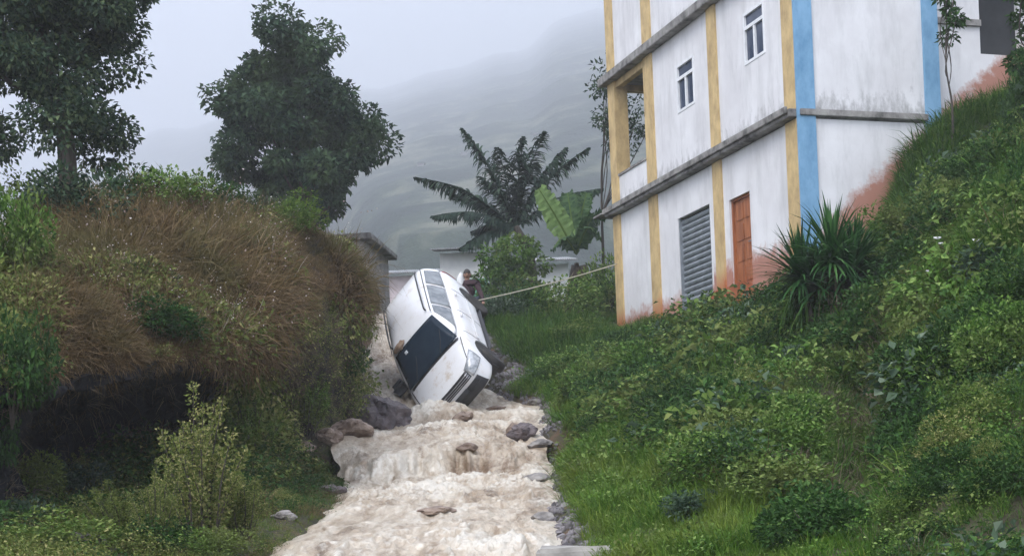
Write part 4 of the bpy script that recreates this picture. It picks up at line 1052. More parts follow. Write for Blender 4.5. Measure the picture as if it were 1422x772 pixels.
for a_ in [
 ('mid', 905, 545, 120, 80, 'round green bush where the verge grass meets the slope below the shutter'),
 ('dark', 870, 505, 80, 60, 'small dark bush at the left foot of the building slope'),
 ('dark', 960, 560, 130, 95, 'dark green bush in the middle of the slope under the shutter'),
 ('olive', 1010, 530, 90, 56, 'olive brown bush under the roller shutter, above the dark bush'),
 ('grey', 1125, 520, 80, 50, 'clump of pale round leaves directly below the spiky yucca'),
 ('bright', 1090, 505, 60, 50, 'small yellow green bush left of the pale leaves below the yucca'),
 ('grey', 1100, 600, 110, 60, 'pale leafy bush left of the dark gully'),
 ('mid', 1010, 650, 150, 90, 'leafy bush at the right edge of the bright verge grass'),
 ('mid', 1080, 700, 170, 80, 'leafy mid green bush in front of the gully foot'),
 ('dark', 1130, 760, 170, 110, 'dark grassy bush at the bottom edge of the picture'),
 ('dark', 1215, 500, 150, 90, 'dense dark bush above the shadowed gully'),
 ('mid', 1290, 540, 110, 110, 'green bush right of the gully with small leaves'),
 ('olive', 1320, 660, 130, 80, 'yellowish bush below the brown earth patch'),
 ('dark', 1400, 690, 120, 90, 'dark bush at the right edge low on the slope'),
 ('bright', 1370, 600, 110, 70, 'light green bush at the right edge halfway down'),
 ('mid', 1390, 520, 120, 90, 'green bush at the right edge under the white flowers'),
 ('bright', 1250, 720, 90, 50, 'small light green bush on bare soil near the bottom right'),
 ('grey', 1385, 395, 110, 70, 'grey green bush at the right edge above the white flowers'),
 ('mid', 1300, 440, 130, 70, 'low green bush left of the white flowers'),
 ('mid', 1370, 345, 90, 50, 'small bush on the grassy hillside at the right edge'),
 ('mid', 1190, 640, 110, 60, 'leafy bush at the left foot of the brown gully'),
 ('grey', 960, 720, 90, 50, 'pale leaved bush low beside the verge grass'),
 ('dark', 1440, 200, 80, 170, 'tall dark bush at the right edge beside the upper wall'),
 ('dark', 1445, 290, 90, 110, 'dark overhanging bush at the right edge under the tall one'),
 ('grey', 1325, 250, 60, 45, 'small grey leaved shrub on the grass near the white wall corner'),
 ('dark', 1060, 480, 70, 44, 'dark bush under the orange door'),
 ('bright', 925, 458, 100, 22, 'low light green plants along the wall left of the shutter'),
 ('bright', 1010, 446, 50, 16, 'low light green plants in front of the roller shutter'),
 ]:
    bush(*a_, group=GR)
GL = 'bushes on and under the left bank'
for a_ in [
 ('stalk', 276, 752, 165, 225, 'tall yellow green shrub in front of the dark hollow'),
 ('stalk_dark', 350, 655, 100, 165, 'dark green shrub against the bank right of the yellow one'),
 ('stalk', 338, 748, 100, 120, 'low olive bush right of the tall yellow shrub'),
 ('bright', 80, 770, 200, 70, 'bright yellow green low bush in the bottom left corner'),
 ('stalk', 165, 760, 120, 95, 'straggly olive bush at the bottom left under the hollow'),
 ('grey', 105, 690, 90, 60, 'grey green bush at the left foot of the hollow'),
 ('stalk', 215, 765, 90, 130, 'shorter stalky shrub just left of the tall yellow green one'),
 ('dark', 330, 690, 80, 60, 'dark low bush between the tall yellow shrub and the water'),
 ('dark', 210, 765, 110, 60, 'dark bush at the bottom edge left of the tall yellow shrub'),
 ('mid', 300, 775, 100, 50, 'leafy bush at the bottom edge right of the tall yellow shrub'),
 ('grey', 30, 740, 90, 60, 'grey green bush at the left picture edge near the bottom'),
 ('stalk', 120, 690, 60, 70, 'thin pale plant at the left side of the hollow'),
 ('bright', 440, 660, 60, 24, 'low patch of bright leaves at the left water edge'),
 ('olive', 395, 706, 50, 26, 'small bush at the edge of the muddy water left side'),
 ('mid', 40, 690, 90, 70, 'broad leaved bush at the left edge of the hollow'),
 ('dark', 15, 560, 120, 160, 'dark bush at the left edge of the picture beside the bank'),
 ('mid', 10, 400, 120, 170, 'green bush at the left edge, above the dark one'),
 ('mid', 500, 465, 40, 90, 'green shrub at the right end of the bank beside the car'),
 ('mid', 60, 320, 140, 90, 'green bush on the bank top at the far left under the big tree'),
 ('dark', 170, 292, 150, 85, 'dark bush on the bank top right of the big tree trunk'),
 ('tree', 100, 325, 150, 105, 'dark leafy thicket at the foot of the big left tree'),
 ('dark', -10, 640, 100, 200, 'tall dark bush cut by the left picture edge'),
 ('stalk_dark', 425, 600, 90, 110, 'dark green shrub under the right end of the bank'),
 ('mid', 240, 290, 120, 80, 'leafy bush in the middle of the bank top'),
 ('dark', 305, 295, 100, 70, 'small dark bush on the bank top left of the round tree'),
 ('bright', 410, 325, 110, 65, 'light green bush on the bank top below the round tree'),
 ('dark', 200, 400, 90, 50, 'dark green creeper tuft on the face of the bank'),
 ('dark', 215, 470, 120, 70, 'dark leafy creeper on the bank just above the hollow'),
 ('dark', 470, 520, 80, 80, 'dark creeper hanging at the right corner of the bank'),
 ]:
    bush(*a_, group=GL)

# ------------------------------------------------------------------ gravel, rocks
def rock_mesh(seed, mat, sub=3, flat=.7, rough=.35, f=1.3):
    g = np.random.default_rng(seed); bm = bmesh.new(); bmesh.ops.create_icosphere(bm, subdivisions=sub, radius=1)
    co = np.array([v.co[:] for v in bm.verts]); o_ = seed * 13.7
    # chip flat facets off the ball, then add relief
    for k in range(9):
        nn = unit(g.normal(size=3)); h = g.uniform(.55, .85); d_ = co @ nn; co = co - np.maximum(d_ - h, 0)[:, None] * nn * .9
    co *= (1 + rough * .35 * fbm(co[:, 0] * f + o_, co[:, 1] * f, co[:, 2] * f, 4) + rough * .16 * (1 - 2 * np.abs(vnoise(co[:, 0] * 3.3 + o_, co[:, 1] * 3.3, co[:, 2] * 3.3))) + rough * .08 * vnoise(co[:, 0] * 8 + o_, co[:, 1] * 8, co[:, 2] * 8))[:, None]; co[:, 2] *= flat
    for v, c_ in zip(bm.verts, co): v.co = c_
    me = bpy.data.meshes.new('rock'); bm.to_mesh(me); bm.free()
    me.materials.append(mat); return me
M['gravel'] = mat_surface('gravel_stone', (.06, .055, .06), (.26, .24, .245), 3, .7, .5, 40)
def mesh_np(me): return tri_arrays(me)
gp = []
for k in range(6):
    V, T = mesh_np(rock_mesh(60 + k, M['gravel'], 1, .6)); gp.append((V * .05, T))
edge_ = (~inb) & right & (dR > -.10) & (dR < .14 + .26 * np.clip(nz + .6, 0, 1)) & (GP[:, 1] < 30) & (GP[:, 1] > 6)
def do_gravel(name, mask, lim, smin, smax, label):
    idx = np.nonzero(mask)[0]; idx = rng.permutation(idx)[:lim]; n = len(idx); rt = rng.uniform(0, 6.28, (n, 3)); s_ = rng.uniform(smin, smax, n)[:, None] * np.ones((1, 3))
    return scatter(name, GP[idx] + np.array([0, 0, .01]), rt, s_, rng.integers(0, 6, n), hidden_protos(name, gp, M['gravel']), label)
do_gravel('edge_gravel', edge_, 4500, .25, 1.0, 'grey broken stones along the right edge of the torrent')
GP2, GN2 = None, None
ii = (gV[:, 1][gT[:, 0]] > 28) & (gV[:, 1][gT[:, 0]] < 44) & (np.abs(gV[:, 0][gT[:, 0]]) < 3.5)
T2 = gT[ii]; P2, _n = sample(gV, T2, 14000)
rr_ = (P2[:, 0] > chan_r(P2[:, 1]) - .25) & (P2[:, 0] < np.interp(P2[:, 1], [29, 30, 31.5, 33, 36, 40, 46], [.9, .6, .35, .0, -.6, -1.3, -2]) + .25 * vnoise(P2[:, 0] * 2, P2[:, 1] * 2)) & (P2[:, 1] > 29.0)
_s = GP; GP = P2; do_gravel('road_gravel', rr_, 9000, .3, 1.25, 'loose grey stones of the road bed behind the car'); GP = _s
M['roadbed'] = M['rock_grey']

def rock(px, py, wpx, hpx, mat, label, seed, depth=1.0, rot=None, name='boulder', group=None, sink=.25, sub=4):
    p = hit(px, py)
    wz = water_z(p.x, p.y) if chan_l(p.y) < p.x < chan_r(p.y) else p.z
    o_ = link(name, rock_mesh(seed, mat, sub, 1.0, .6)); s = p.y / F
    o_.scale = (wpx * s * .62, wpx * s * .62 * depth, hpx * s * .75); o_.rotation_euler = (0, 0, rot if rot is not None else 0)
    o_.location = (p.x, p.y + wpx * s * .4, max(p.z, wz, water_z(min(max(p.x, chan_l(p.y + wpx * s * .4) + .1), chan_r(p.y + wpx * s * .4) - .1), p.y + wpx * s * .4)) + hpx * s * (.42 - sink)); tag(o_, label, 'rock', group); return o_
rock(536, 606, 60, 46, M['rock_dark'], 'dark wet boulder in the water left of the car nose', 3)
rock(727, 622, 36, 22, M['rock_dark'], 'dark flat rock on the right side of the torrent', 5)
rock(716, 612, 26, 18, M['rock_brown'], 'small brown rock touching the dark flat one on its left', 6)
rock(484, 612, 46, 26, M['rock_brown'], 'pale brown rock at the left bank beside the dark wet boulder', 7)
rock(455, 618, 34, 20, M['rock_brown'], 'low brown stone left of the pale brown rock', 8)
if False: rock(590, 646, 120, 40, M['rock_brown'], 'broad stone ledge the torrent falls over', 10, .35, sink=.62)
rock(642, 596, 24, 14, M['rock_brown'], 'brown rock breaking the water under the car bumper', 11)
rock(462, 690, 34, 12, M['rock_dark'], 'dark stone at the left water edge below the ledge', 12)
rock(352, 683, 30, 22, M['rock_grey'], 'pale grey stone on the grass under the bank', 13)
rock(372, 676, 26, 14, M['rock_grey'], 'small whitish stone right of the pale grey one', 14)
rock(115, 770, 60, 34, M['rock_dark'], 'dark bluish stone in the weeds at the bottom left', 15)
rock(410, 640, 40, 16, M['rock_brown'], 'brown stone under the right end of the bank', 16)
rock(395, 720, 34, 12, M['rock_grey'], 'grey stone at the left edge of the water near the bottom', 17)
for k, (px, py, w_, h_, lb) in enumerate([(745, 560, 20, 8, 'first small stone on the right water edge, level with the car bumper'), (752, 655, 26, 12, 'grey stone on the right water edge, level with the ledge'), (748, 690, 30, 12, 'flat grey stone right water edge below the ledge'),
        (755, 735, 28, 12, 'grey stone right water edge just above the concrete slab'), (690, 585, 24, 8, 'small brown stone in the shallow water right of the car nose'), (610, 745, 46, 10, 'brown stone washed over near the bottom of the torrent'), (655, 675, 26, 10, 'small brown stone in the rapids below the ledge')]):
    rock(px, py, w_, h_, M['rock_grey'] if k in (0, 1, 2, 3) else M['rock_brown'], lb, 20 + k, name='stone', sub=3)
# concrete slab at the bottom edge
p = hit(800, 772)
mb = MB(); 
s = p.y / F; x0, x1 = at(742, 765, p.y).x, at(845, 765, p.y).x
mb.box((x0, p.y - .45, p.z - .35), (x1, p.y + .18, p.z + .07), .03)
sl = mb.build('concrete_slab', M['concrete']); bmx = sl.data
for v in bmx.vertices:
    k = float(fbm(v.co.x * 4, v.co.y * 4, v.co.z * 4, 2)) * .03; v.co.x += k; v.co.z += k * .6
tag(sl, 'broken pale concrete slab at the right water edge, bottom of the picture', 'slab')

# ------------------------------------------------------------------ trees
def in_poly(x, y, P):
    P = np.asarray(P, float); x = np.asarray(x); y = np.asarray(y); c_ = np.zeros(x.shape, bool); j = len(P) - 1
    for i in range(len(P)):
        xi, yi, xj, yj = *P[i], *P[j]; k = ((yi > y) != (yj > y)) & (x < (xj - xi) * (y - yi) / (yj - yi + 1e-12) + xi); c_ ^= k; j = i
    return c_
def tree(poly, Y, foot, mat, label, nleaf, L, W, nclump=46, rc=.5, depth=1.6, seed=1, holes=(), trunk_r=.16, name='tree', limbs=14, inset=.10):
    """crown clumps fill the outline of the real tree (read at its distance) and are spread in depth; limbs join them to the trunk"""
    g = np.random.default_rng(seed); poly = np.array(poly, float); poly = poly.mean(0) + (poly - poly.mean(0)) * (1 - inset); lo, hi = poly.min(0), poly.max(0); C = []
    cxp = (lo[0] + hi[0]) / 2; hw = (hi[0] - lo[0]) / 2 * Y / F; tries = 0
    shrink = rc * F / Y * .55
    while len(C) < nclump and tries < 20000:
        tries += 1; q = g.uniform(lo, hi)
        if not in_poly(q[0], q[1], poly) or any((q[0] - h[0]) ** 2 + (q[1] - h[1]) ** 2 < (h[2] + shrink) ** 2 for h in holes): continue
        mn = min(np.hypot(q[0] - a[0], q[1] - a[1]) for a in poly)
        c_ = at(q[0], q[1], Y); f = 1 - ((q[0] - cxp) * Y / F / hw) ** 2; c_ = c_ + Vector((0, 1, 0)) * float(g.uniform(-1, 1) * depth * math.sqrt(max(f, .05)))
        if all((c_ - d_).length > rc * .55 for d_ in C): C.append(c_)
    t = empty(name, foot); tag(t, label, 'tree'); f = Vector(foot); Ca = np.array([c_[:] for c_ in C]) - np.array(f)
    n = nleaf; k = g.integers(0, len(Ca), n); d = unit(g.normal(size=(n, 3))); r_ = (rc * g.uniform(.5, 1.25, len(Ca)))[k] * g.uniform(.25, 1, n) ** .5
    P = Ca[k] + d * r_[:, None] * np.array([1, 1, .75]); D = unit(d * .7 + g.normal(0, .6, (n, 3)) + np.array([0, 0, -.25])); N = unit(np.array([0, 0, 1.]) + g.normal(0, .6, (n, 3)) + d * .5)
    V, T = leaf_arrays(P, D, N, L * g.uniform(.6, 1.4, n), W * g.uniform(.7, 1.3, n)); me = np_mesh('crown', V, T); link('crown', me, mat, t)
    top = Ca.mean(0); top = np.array([top[0] * .6, top[1] * .6, Ca[:, 2].min() * .2 + Ca[:, 2].max() * .8]); mb = MB()
    tr = catmull([(0, 0, -.5), (0.06, 0, top[2] * .25), (top[0] * .4 - .05, top[1] * .4, top[2] * .55), tuple(top)], 6); rad = np.linspace(trunk_r, trunk_r * .15, len(tr)); mb.tube(tr, rad, 9); mb.build('trunk', M['bark'], t, True)
    order = g.permutation(len(Ca))[:limbs]
    for i in order:
        c_ = Ca[i]; zi = np.clip(c_[2] * .55, tr[2][2], top[2] * .9); j = np.abs(tr[:, 2] - zi).argmin(); a = tr[j]; mid = (a + c_) / 2 + g.normal(0, .12, 3) + np.array([0, 0, -.15])
        MB().tube(catmull([a, mid, c_], 4), np.linspace(rad[j] * .5, .012, 9), 6).build('limb', M['bark'], t, True)
    return t
pB = drop(at(90, 300, 24.0).x, 24.0)
tree([(-190, -260), (-80, -330), (60, -300), (150, -200), (190, -60), (200, -8), (178, 30), (160, 60), (170, 100), (186, 138), (155, 152), (168, 200), (140, 190), (135, 235), (95, 250), (40, 232), (-20, 240), (-120, 220), (-200, 60)], 24.0, pB, M['leaf_tree_near'],
     'large dark tree at the upper left corner behind the bank', 100000, .10, .06, 230, .50, 1.7, 31, [(32, 118, 16), (150, 128, 16), (5, 172, 16), (60, 200, 10)], .19, limbs=8, inset=.08)
pC = at(425, 330, 42.0); pC = Vector((pC.x, pC.y, pC.z - .4))
tree([(390, 22), (408, 44), (440, 34), (455, 48), (458, 82), (484, 100), (488, 132), (520, 142), (524, 180), (540, 208), (530, 232), (496, 246), (482, 262), (488, 312), (460, 322), (425, 322), (398, 300), (372, 286), (340, 262), (305, 232), (300, 200), (296, 150), (312, 118), (328, 88), (350, 66), (376, 62), (386, 40)], 42.0, pC, M['leaf_tree_mid'],
     'round bushy tree standing alone against the fog behind the bank', 36000, .17, .095, 95, .62, 2.0, 47, (), .2)
# small sprig left of the hanging branch: slender tree behind the left end of the building
pD = drop(at(838, 440, 41).x, 41.0)
tree([(822, 60), (850, 70), (880, 120), (910, 140), (905, 215), (870, 225), (850, 190), (832, 170), (824, 130), (840, 100)], 41.0, pD, M['leaf_tree_near'], 'slender sparse tree seen through the open veranda of the building', 1500, .13, .06, 16, .42, .5, 77, (), .06, limbs=10)
pE = drop(at(712, 440, 44).x, 44.0)
tree([(672, 330), (700, 318), (745, 330), (765, 362), (760, 420), (738, 455), (700, 465), (672, 430), (662, 380)], 43.0, Vector((pE.x, 43, pE.z)), M['leaf_mid'], 'leafy green bush tree right of the car behind the rope', 6500, .14, .08, 26, .45, .9, 55, (), .07)
pE = drop(at(1360, 60, 31).x, 28.0)
tree([(1400, -60), (1440, -60), (1500, 60), (1490, 170), (1425, 190), (1408, 120), (1412, 60), (1400, 0)], 26.5, drop(at(1440, 180, 26.5).x, 26.5), M['leaf_dark'], 'dark leafy tree at the upper right corner beside the high window', 6500, .11, .06, 22, .30, .5, 91, (), .08)
tree([(1306, -40), (1340, -40), (1332, 0), (1328, 40), (1322, 72), (1306, 70), (1304, 40), (1316, 10)], 28.4, drop(at(1318, 150, 28.4).x, 28.4), M['leaf_dark'], 'thin leafy climber hanging by the second blue pillar', 700, .12, .06, 8, .16, .2, 92, (), .03, name='climber', limbs=6)
for a_ in [('mid', 775, 452, 120, 72, 'leafy bush under the banana plant'), ('dark', 715, 448, 84, 74, 'dark bush right of the rope end below the green bush tree'), ('mid', 838, 442, 76, 96, 'bush against the left end of the building'),
           ('dark', 822, 425, 70, 84, 'dark leafy bush between the banana plant and the building'), ('grey', 690, 452, 60, 56, 'pale green bush beside the rope end'), ('bright', 800, 475, 110, 34, 'low light green plants in front of the banana plant')]:
    bush(*a_, group='bushes behind the car')

# spiky yucca ------------------------------------------------------
def yucca():
    g = np.random.default_rng(5); p = hit(1148, 492); t = empty('yucca', p); tag(t, 'dark green spiky yucca with sword leaves in front of the building corner', 'yucca'); s = p.y / F
    heads = [(-28, 108, 82), (12, 130, 88), (34, 105, 74), (-6, 92, 78), (48, 132, 60)]
    for hx, hz, Lp in heads:
        c_ = np.array([hx * s, g.uniform(-.2, .2), hz * s]); MB().tube(catmull([(hx * s * .4, 0, -.3), (hx * s * .7, 0, hz * s * .5), tuple(c_)], 4), np.linspace(.06, .045, 9), 8).build('trunk', M['bark'], t, True)
        n = 170; a = g.uniform(0, 2 * np.pi, n); e_ = g.uniform(-.35, 1.5, n); D = np.stack([np.cos(a) * np.cos(e_), np.sin(a) * np.cos(e_), np.sin(e_)], 1)
        V, T = blade_arrays(np.tile(c_, (n, 1)) + D * .03, D, Lp * s * g.uniform(.75, 1.1, n), np.full(n, .050), .28 * g.uniform(.3, 1.6, n), 4)
        link('leaf_rosette', np_mesh('leaf_rosette', V, T), M['yucca'], t)
        n = 46; a = g.uniform(0, 2 * np.pi, n); e_ = g.uniform(-1.3, -.3, n); D = np.stack([np.cos(a) * np.cos(e_), np.sin(a) * np.cos(e_), np.sin(e_)], 1)
        V, T = blade_arrays(np.tile(c_ - np.array([0, 0, .08]), (n, 1)), D, Lp * s * g.uniform(.7, 1.25, n), np.full(n, .03), 1.1 * g.uniform(.5, 1.6, n), 4)
        link('dead_leaf_skirt', np_mesh('dead_leaf_skirt', V, T), M['dry_leaf'] if hx > 0 else M['grass_dark'], t)
yucca()

# palm with feathered fronds ----------------------------------------
def palm():
    g = np.random.default_rng(9); Y = 46.0; base = at(738, 418, Y); c_ = at(716, 315, Y); t = empty('palm_tree', base); tag(t, 'tall dark palm with feathery fronds spreading against the misty mountain', 'palm tree'); cb_ = c_ - base; s = Y / F
    MB().tube(catmull([(0, 0, -1), (.05, 0, cb_.z * .5), tuple(cb_)], 5), np.linspace(.17, .11, 11), 10).build('trunk', M['bark'], t, True)
    tips = [(641, 178, -.3), (576, 246, .4), (600, 300, -.9), (690, 205, 1.0), (727, 190, -.4), (757, 182, .5), (786, 205, -.6), (818, 205, .3), (655, 322, .8), (836, 262, -.8), (665, 245, 1.2), (745, 225, 1.2), (640, 345, -.5), (622, 268, .2)]
    for (tx, tyy, dy) in tips:
        e_ = at(tx, tyy, Y + dy * 1.2) - base; a = cb_; L = (e_ - a).length; mid = (a + e_) / 2 + Vector((0, 0, L * .10)); pts = catmull([tuple(a), tuple(mid), tuple(e_)], 12)
        f = MB().tube(pts, np.linspace(.03, .008, len(pts)), 5).build('frond', M['palm'], t)
        n = 210; u = g.uniform(.08, 1, n); j = u * (len(pts) - 1); i0 = np.minimum(j.astype(int), len(pts) - 2); fr = (j - i0)[:, None]; P = pts[i0] * (1 - fr) + pts[i0 + 1] * fr; tan = unit(pts[i0 + 1] - pts[i0])
        sd_ = unit(np.cross(tan, [0, -.35, 1.])) * g.choice([-1, 1], n)[:, None]; D = unit(sd_ * .8 + tan * .65 + np.array([0, 0, -.25]) + g.normal(0, .22, (n, 3)))
        V, T = blade_arrays(P, D, .60 * np.sin(np.pi * np.clip(u * .85 + .1, 0, 1)) * g.uniform(.7, 1.15, n), np.full(n, .11), g.uniform(.4, 1.3, n), 3)
        link('leaflets', np_mesh('leaflets', V, T), M['palm'], f)
palm()
# banana plant ------------------------------------------------------
def banana():
    g = np.random.default_rng(12); Y = 40.0; b0 = drop(at(806, 425, Y).x, Y); t = empty('banana_plant', b0); tag(t, 'banana plant with one big upright pale green leaf and a thick brown stem', 'banana plant'); s = Y / F
    for dx in (-10, 12): MB().tube(catmull([(dx * s, 0, -.3), (dx * s * 1.1, .05, .6), (dx * s * .5, 0, 1.35)], 4), np.linspace(.17, .10, 9), 10).build('stem', M['bark'], t, True)
    hub = at(800, 352, Y)
    def lf(tip, wid, mat, sag, sidev, lab=None):
        a = Vector(hub) - b0; e_ = at(*tip) - b0; mid = (a + e_) / 2 + Vector((0, 0, sag)); pts = catmull([tuple(a), tuple(mid), tuple(e_)], 14); n = len(pts); Pm = np.zeros((n, 7, 3))
        for i in range(n):
            u = i / (n - 1); tan = unit(pts[min(i + 1, n - 1)] - pts[max(i - 1, 0)]); sd_ = unit(np.cross(tan, sidev)); nr = np.cross(sd_, tan); w_ = wid * (math.sin(math.pi * min(1, max(0, u * .93 + .02))) ** .55) * (0.06 if u < .12 else 1)
            for j in range(7):
                q = (j - 3) / 3; tear = .06 * math.sin(i * 2.3 + j) * abs(q); Pm[i, j] = pts[i] + sd_ * w_ * q * .5 + nr * (-abs(q) * w_ * .16 + tear * .5)
        Pm[:, [0, 6]] += (g.normal(0, .05, (n, 2, 1)) * np.array([0, 0, 1.]) + g.normal(0, .02, (n, 2, 3)))
        V_ = []; T_ = []
        for i in range(n - 1):
            for h_ in (range(0, 3), range(3, 6)):
                gap = .22 if g.uniform() < .28 else .0
                for j in h_:
                    o1 = gap * (abs(j - 3) / 3) if j < 3 else gap * (j - 3) / 3; o2 = gap * (abs(j + 1 - 3) / 3) if j < 3 else gap * (j + 1 - 3) / 3; b0_ = len(V_)
                    V_ += [Pm[i, j], Pm[i, j + 1], Pm[i + 1, j + 1] * (1 - o2) + Pm[i, j + 1] * o2, Pm[i + 1, j] * (1 - o1) + Pm[i, j] * o1]; T_.append((b0_, b0_ + 1, b0_ + 2, b0_ + 3))
        o_ = link('leaf', np_mesh('leaf', np.array(V_), np.array(T_), True), mat, t); 
        if lab: o_['label'] = lab
        q = MB().tube(pts + np.array([0, -.01, 0]), np.linspace(.035, .008, n), 6).build('midrib', M['leaf_bright'], o_)
    lf((748, 262, Y - .4), .60, M['banana'], .05, (0, 1, .2), 'big pale green upright leaf')
    lf((788, 268, Y + .6), .6, M['banana_dark'], .1, (.3, 1, 0)); lf((842, 296, Y + .3), .6, M['banana_dark'], .35, (.1, .6, 1)); lf((835, 330, Y - .7), .55, M['banana_dark'], .45, (0, .5, 1)); lf((768, 345, Y - .9), .5, M['banana_dark'], .35, (0, .5, 1)); lf((815, 268, Y + .8), .5, M['banana_dark'], .2, (.2, 1, .3))
    n = 36; a = g.uniform(0, 6.28, n); D = unit(np.stack([np.cos(a) * .6, np.sin(a) * .6, -np.ones(n)], 1)); V, T = blade_arrays(np.tile(np.array(Vector(hub) - b0) - [0, 0, .25], (n, 1)), D, g.uniform(.5, 1.1, n), np.full(n, .12), np.full(n, .6), 3)
    link('dead_leaf_skirt', np_mesh('dead_leaf_skirt', V, T), M['dry_leaf'], t)
banana()

# white flowers on the right slope -----------------------------------
WF = [(1294, 441, 'white flower right of the yucca, upper one of a close pair'), (1298, 447, 'white flower right of the yucca, lower one of a close pair'), (1311, 398, 'white flower high on the slope, left one of two'), (1358, 401, 'white flower high on the slope nearest the right edge'), (1304, 389, 'small white flower just above the left high one'), (1170, 452, 'pale flower at the foot of the yucca')]
for px, py, lb in WF:
    p = hit(px, py); t = empty('white_flower', p); tag(t, lb, 'flower', 'white flowers on the right slope'); s = p.y / F
    V, T = leaf_arrays(np.tile([0, 0, .5], (6, 1)), unit(np.stack([np.cos(np.arange(6) * 1.047), np.sin(np.arange(6) * 1.047) * .6 - .3, np.full(6, .5)], 1)), np.tile([0, -.6, .8], (6, 1)), np.full(6, .058), np.full(6, .05))
    link('petals', np_mesh('petals', V, T), M['white_petal'], t); MB().tube([(0, 0, -.1), (.01, 0, .5)], .006, 5).build('stem', M['stem_green'], t)

# ------------------------------------------------------------------ houses behind
M['h_grey'] = mat_surface('house_block', (.22, .21, .21), (.36, .34, .33), 2, .85, .4, 10)
M['h_white'] = mat_surface('house_white', (.60, .61, .60), (.74, .74, .72), 2, .85, .2, 10)
M['h_green'] = mat_surface('house_green', (.10, .30, .20), (.18, .40, .28), 2, .8, .1, 10)
M['tin'] = mat_surface('tin_roof', (.20, .21, .22), (.34, .34, .34), 3, .6, .3, 9)
M['h_pink'] = mat_surface('house_pink', (.48, .40, .40), (.58, .50, .50), 2, .85, .1)
def corrugated(x0, x1, y0, y1, z0, z1, n=26):
    """roof sheet with ribs running down its slope (x = along the eaves)"""
    P = np.zeros((n * 4 + 1, 2, 3))
    for i in range(n * 4 + 1):
        x = x0 + (x1 - x0) * i / (n * 4); r_ = .025 * math.sin(i * math.pi / 2); P[i, 0] = (x, y0, z0 + r_); P[i, 1] = (x, y1, z1 + r_)
    return grid_mesh('roof', P, False)
def house(corner, w_, d_, h_, rz, wall, label, roof='slab', wins=(), band=None, doorx=None):
    t = empty('house', corner, rz); tag(t, label, 'house')
    MB().box((0, 0, -2.5), (w_, .15, h_)).box((0, d_ - .15, -2.5), (w_, d_, h_)).box((0, .15, -2.5), (.15, d_ - .15, h_)).box((w_ - .15, .15, -2.5), (w_, d_ - .15, h_)).build('wall', wall, t)
    if roof == 'slab': MB().box((-.25, -.25, h_), (w_ + .25, d_ + .25, h_ + .16), .02).build('roof', M['slab'], t)
    else:
        o_ = link('roof', corrugated(-.3, w_ + .3, -.5, d_ + .3, h_ + .05, h_ + .75), M['tin'], t); so = o_.modifiers.new('s', 'SOLIDIFY'); so.thickness = .03
    if band: MB().box((-.012, -.012, -2.4), (w_ + .012, -.001, band)).build('painted_band', M['h_green'], t)
    for x, z, ww, hh, side in wins:
        if side == 'f':
            f = MB().box((x - .05, -.04, z - .05), (x + ww + .05, -.002, z)).box((x - .05, -.04, z + hh), (x + ww + .05, -.002, z + hh + .05)).box((x - .05, -.04, z), (x, -.002, z + hh)).box((x + ww, -.04, z), (x + ww + .05, -.002, z + hh)).build('window', M['white_frame'], t); MB().box((x, -.02, z), (x + ww, -.003, z + hh)).build('pane', M['glass'], f)
        else:
            f = MB().box((w_ + .002, x - .05, z - .05), (w_ + .04, x + ww + .05, z)).box((w_ + .002, x - .05, z + hh), (w_ + .04, x + ww + .05, z + hh + .05)).box((w_ + .002, x - .05, z), (w_ + .04, x, z + hh)).box((w_ + .002, x + ww, z), (w_ + .04, x + ww + .05, z + hh)).build('window', M['h_grey'], t); MB().box((w_ + .003, x, z), (w_ + .02, x + ww, z + hh)).build('pane', M['dark_in'], f)
    return t
# grey block house beside the road: its long side runs away from us
c1, c2 = at(506, 333, 44.0), at(539, 358, 47.4)
dv = Vector((c2.x - c1.x, c2.y - c1.y)); ang = math.atan2(dv.y, dv.x) - math.pi / 2
zb = c1.z - 2.9; Wd = 4.5
org = Vector((c1.x - Wd * math.cos(ang), c1.y - Wd * math.sin(ang), zb))
house(org, Wd, max(dv.length, 3.0), 2.9, ang, M['h_grey'], 'grey concrete block house at the right end of the bank, beyond the car', wins=[(1.0, 1.0, .7, .7, 's'), (3.3, 1.0, .8, .9, 'f')])
c1 = at(614, 440, 52.0); z1 = at(614, 352, 52.0).z
house(Vector((c1.x, 52, z1 - 2.6)), 1.6, 3.5, 2.6, .0, M['h_white'], 'small white and green house directly behind the car, right of its tail', 'tin', band=1.7)
c1 = at(735, 392, 54.0)
house(Vector((c1.x, 54, at(735, 368, 54).z - 1.9)), 1.4, 3, 1.9, .05, M['h_white'], 'white house wall glimpsed between palm trunk and bushes', 'tin')
c1 = at(538, 402, 66.0)
house(Vector((c1.x, 66, at(538, 384, 66).z - 1.6)), 2.0, 3, 1.6, 0, M['h_pink'], 'small pinkish house far up the road between grey house and car', 'tin')
for px, py, d_, lb in [(640, 217, 420, 'tiny white house high on the misty mountain, near the palm top'), (580, 232, 400, 'tiny pale house on the misty mountain left of the palm'), (740, 190, 460, 'small pale house on the mountain above the palm fronds')]:
    u, v = uv(px, py); dd = d_
    for dd in np.linspace(150, 2200, 1400):
        if far_z(u * dd, dd) > v * dd: break
    house(Vector((u * dd, dd, v * dd)), .0042 * dd, 4, .0022 * dd, 0, M['h_grey'], lb, 'tin')

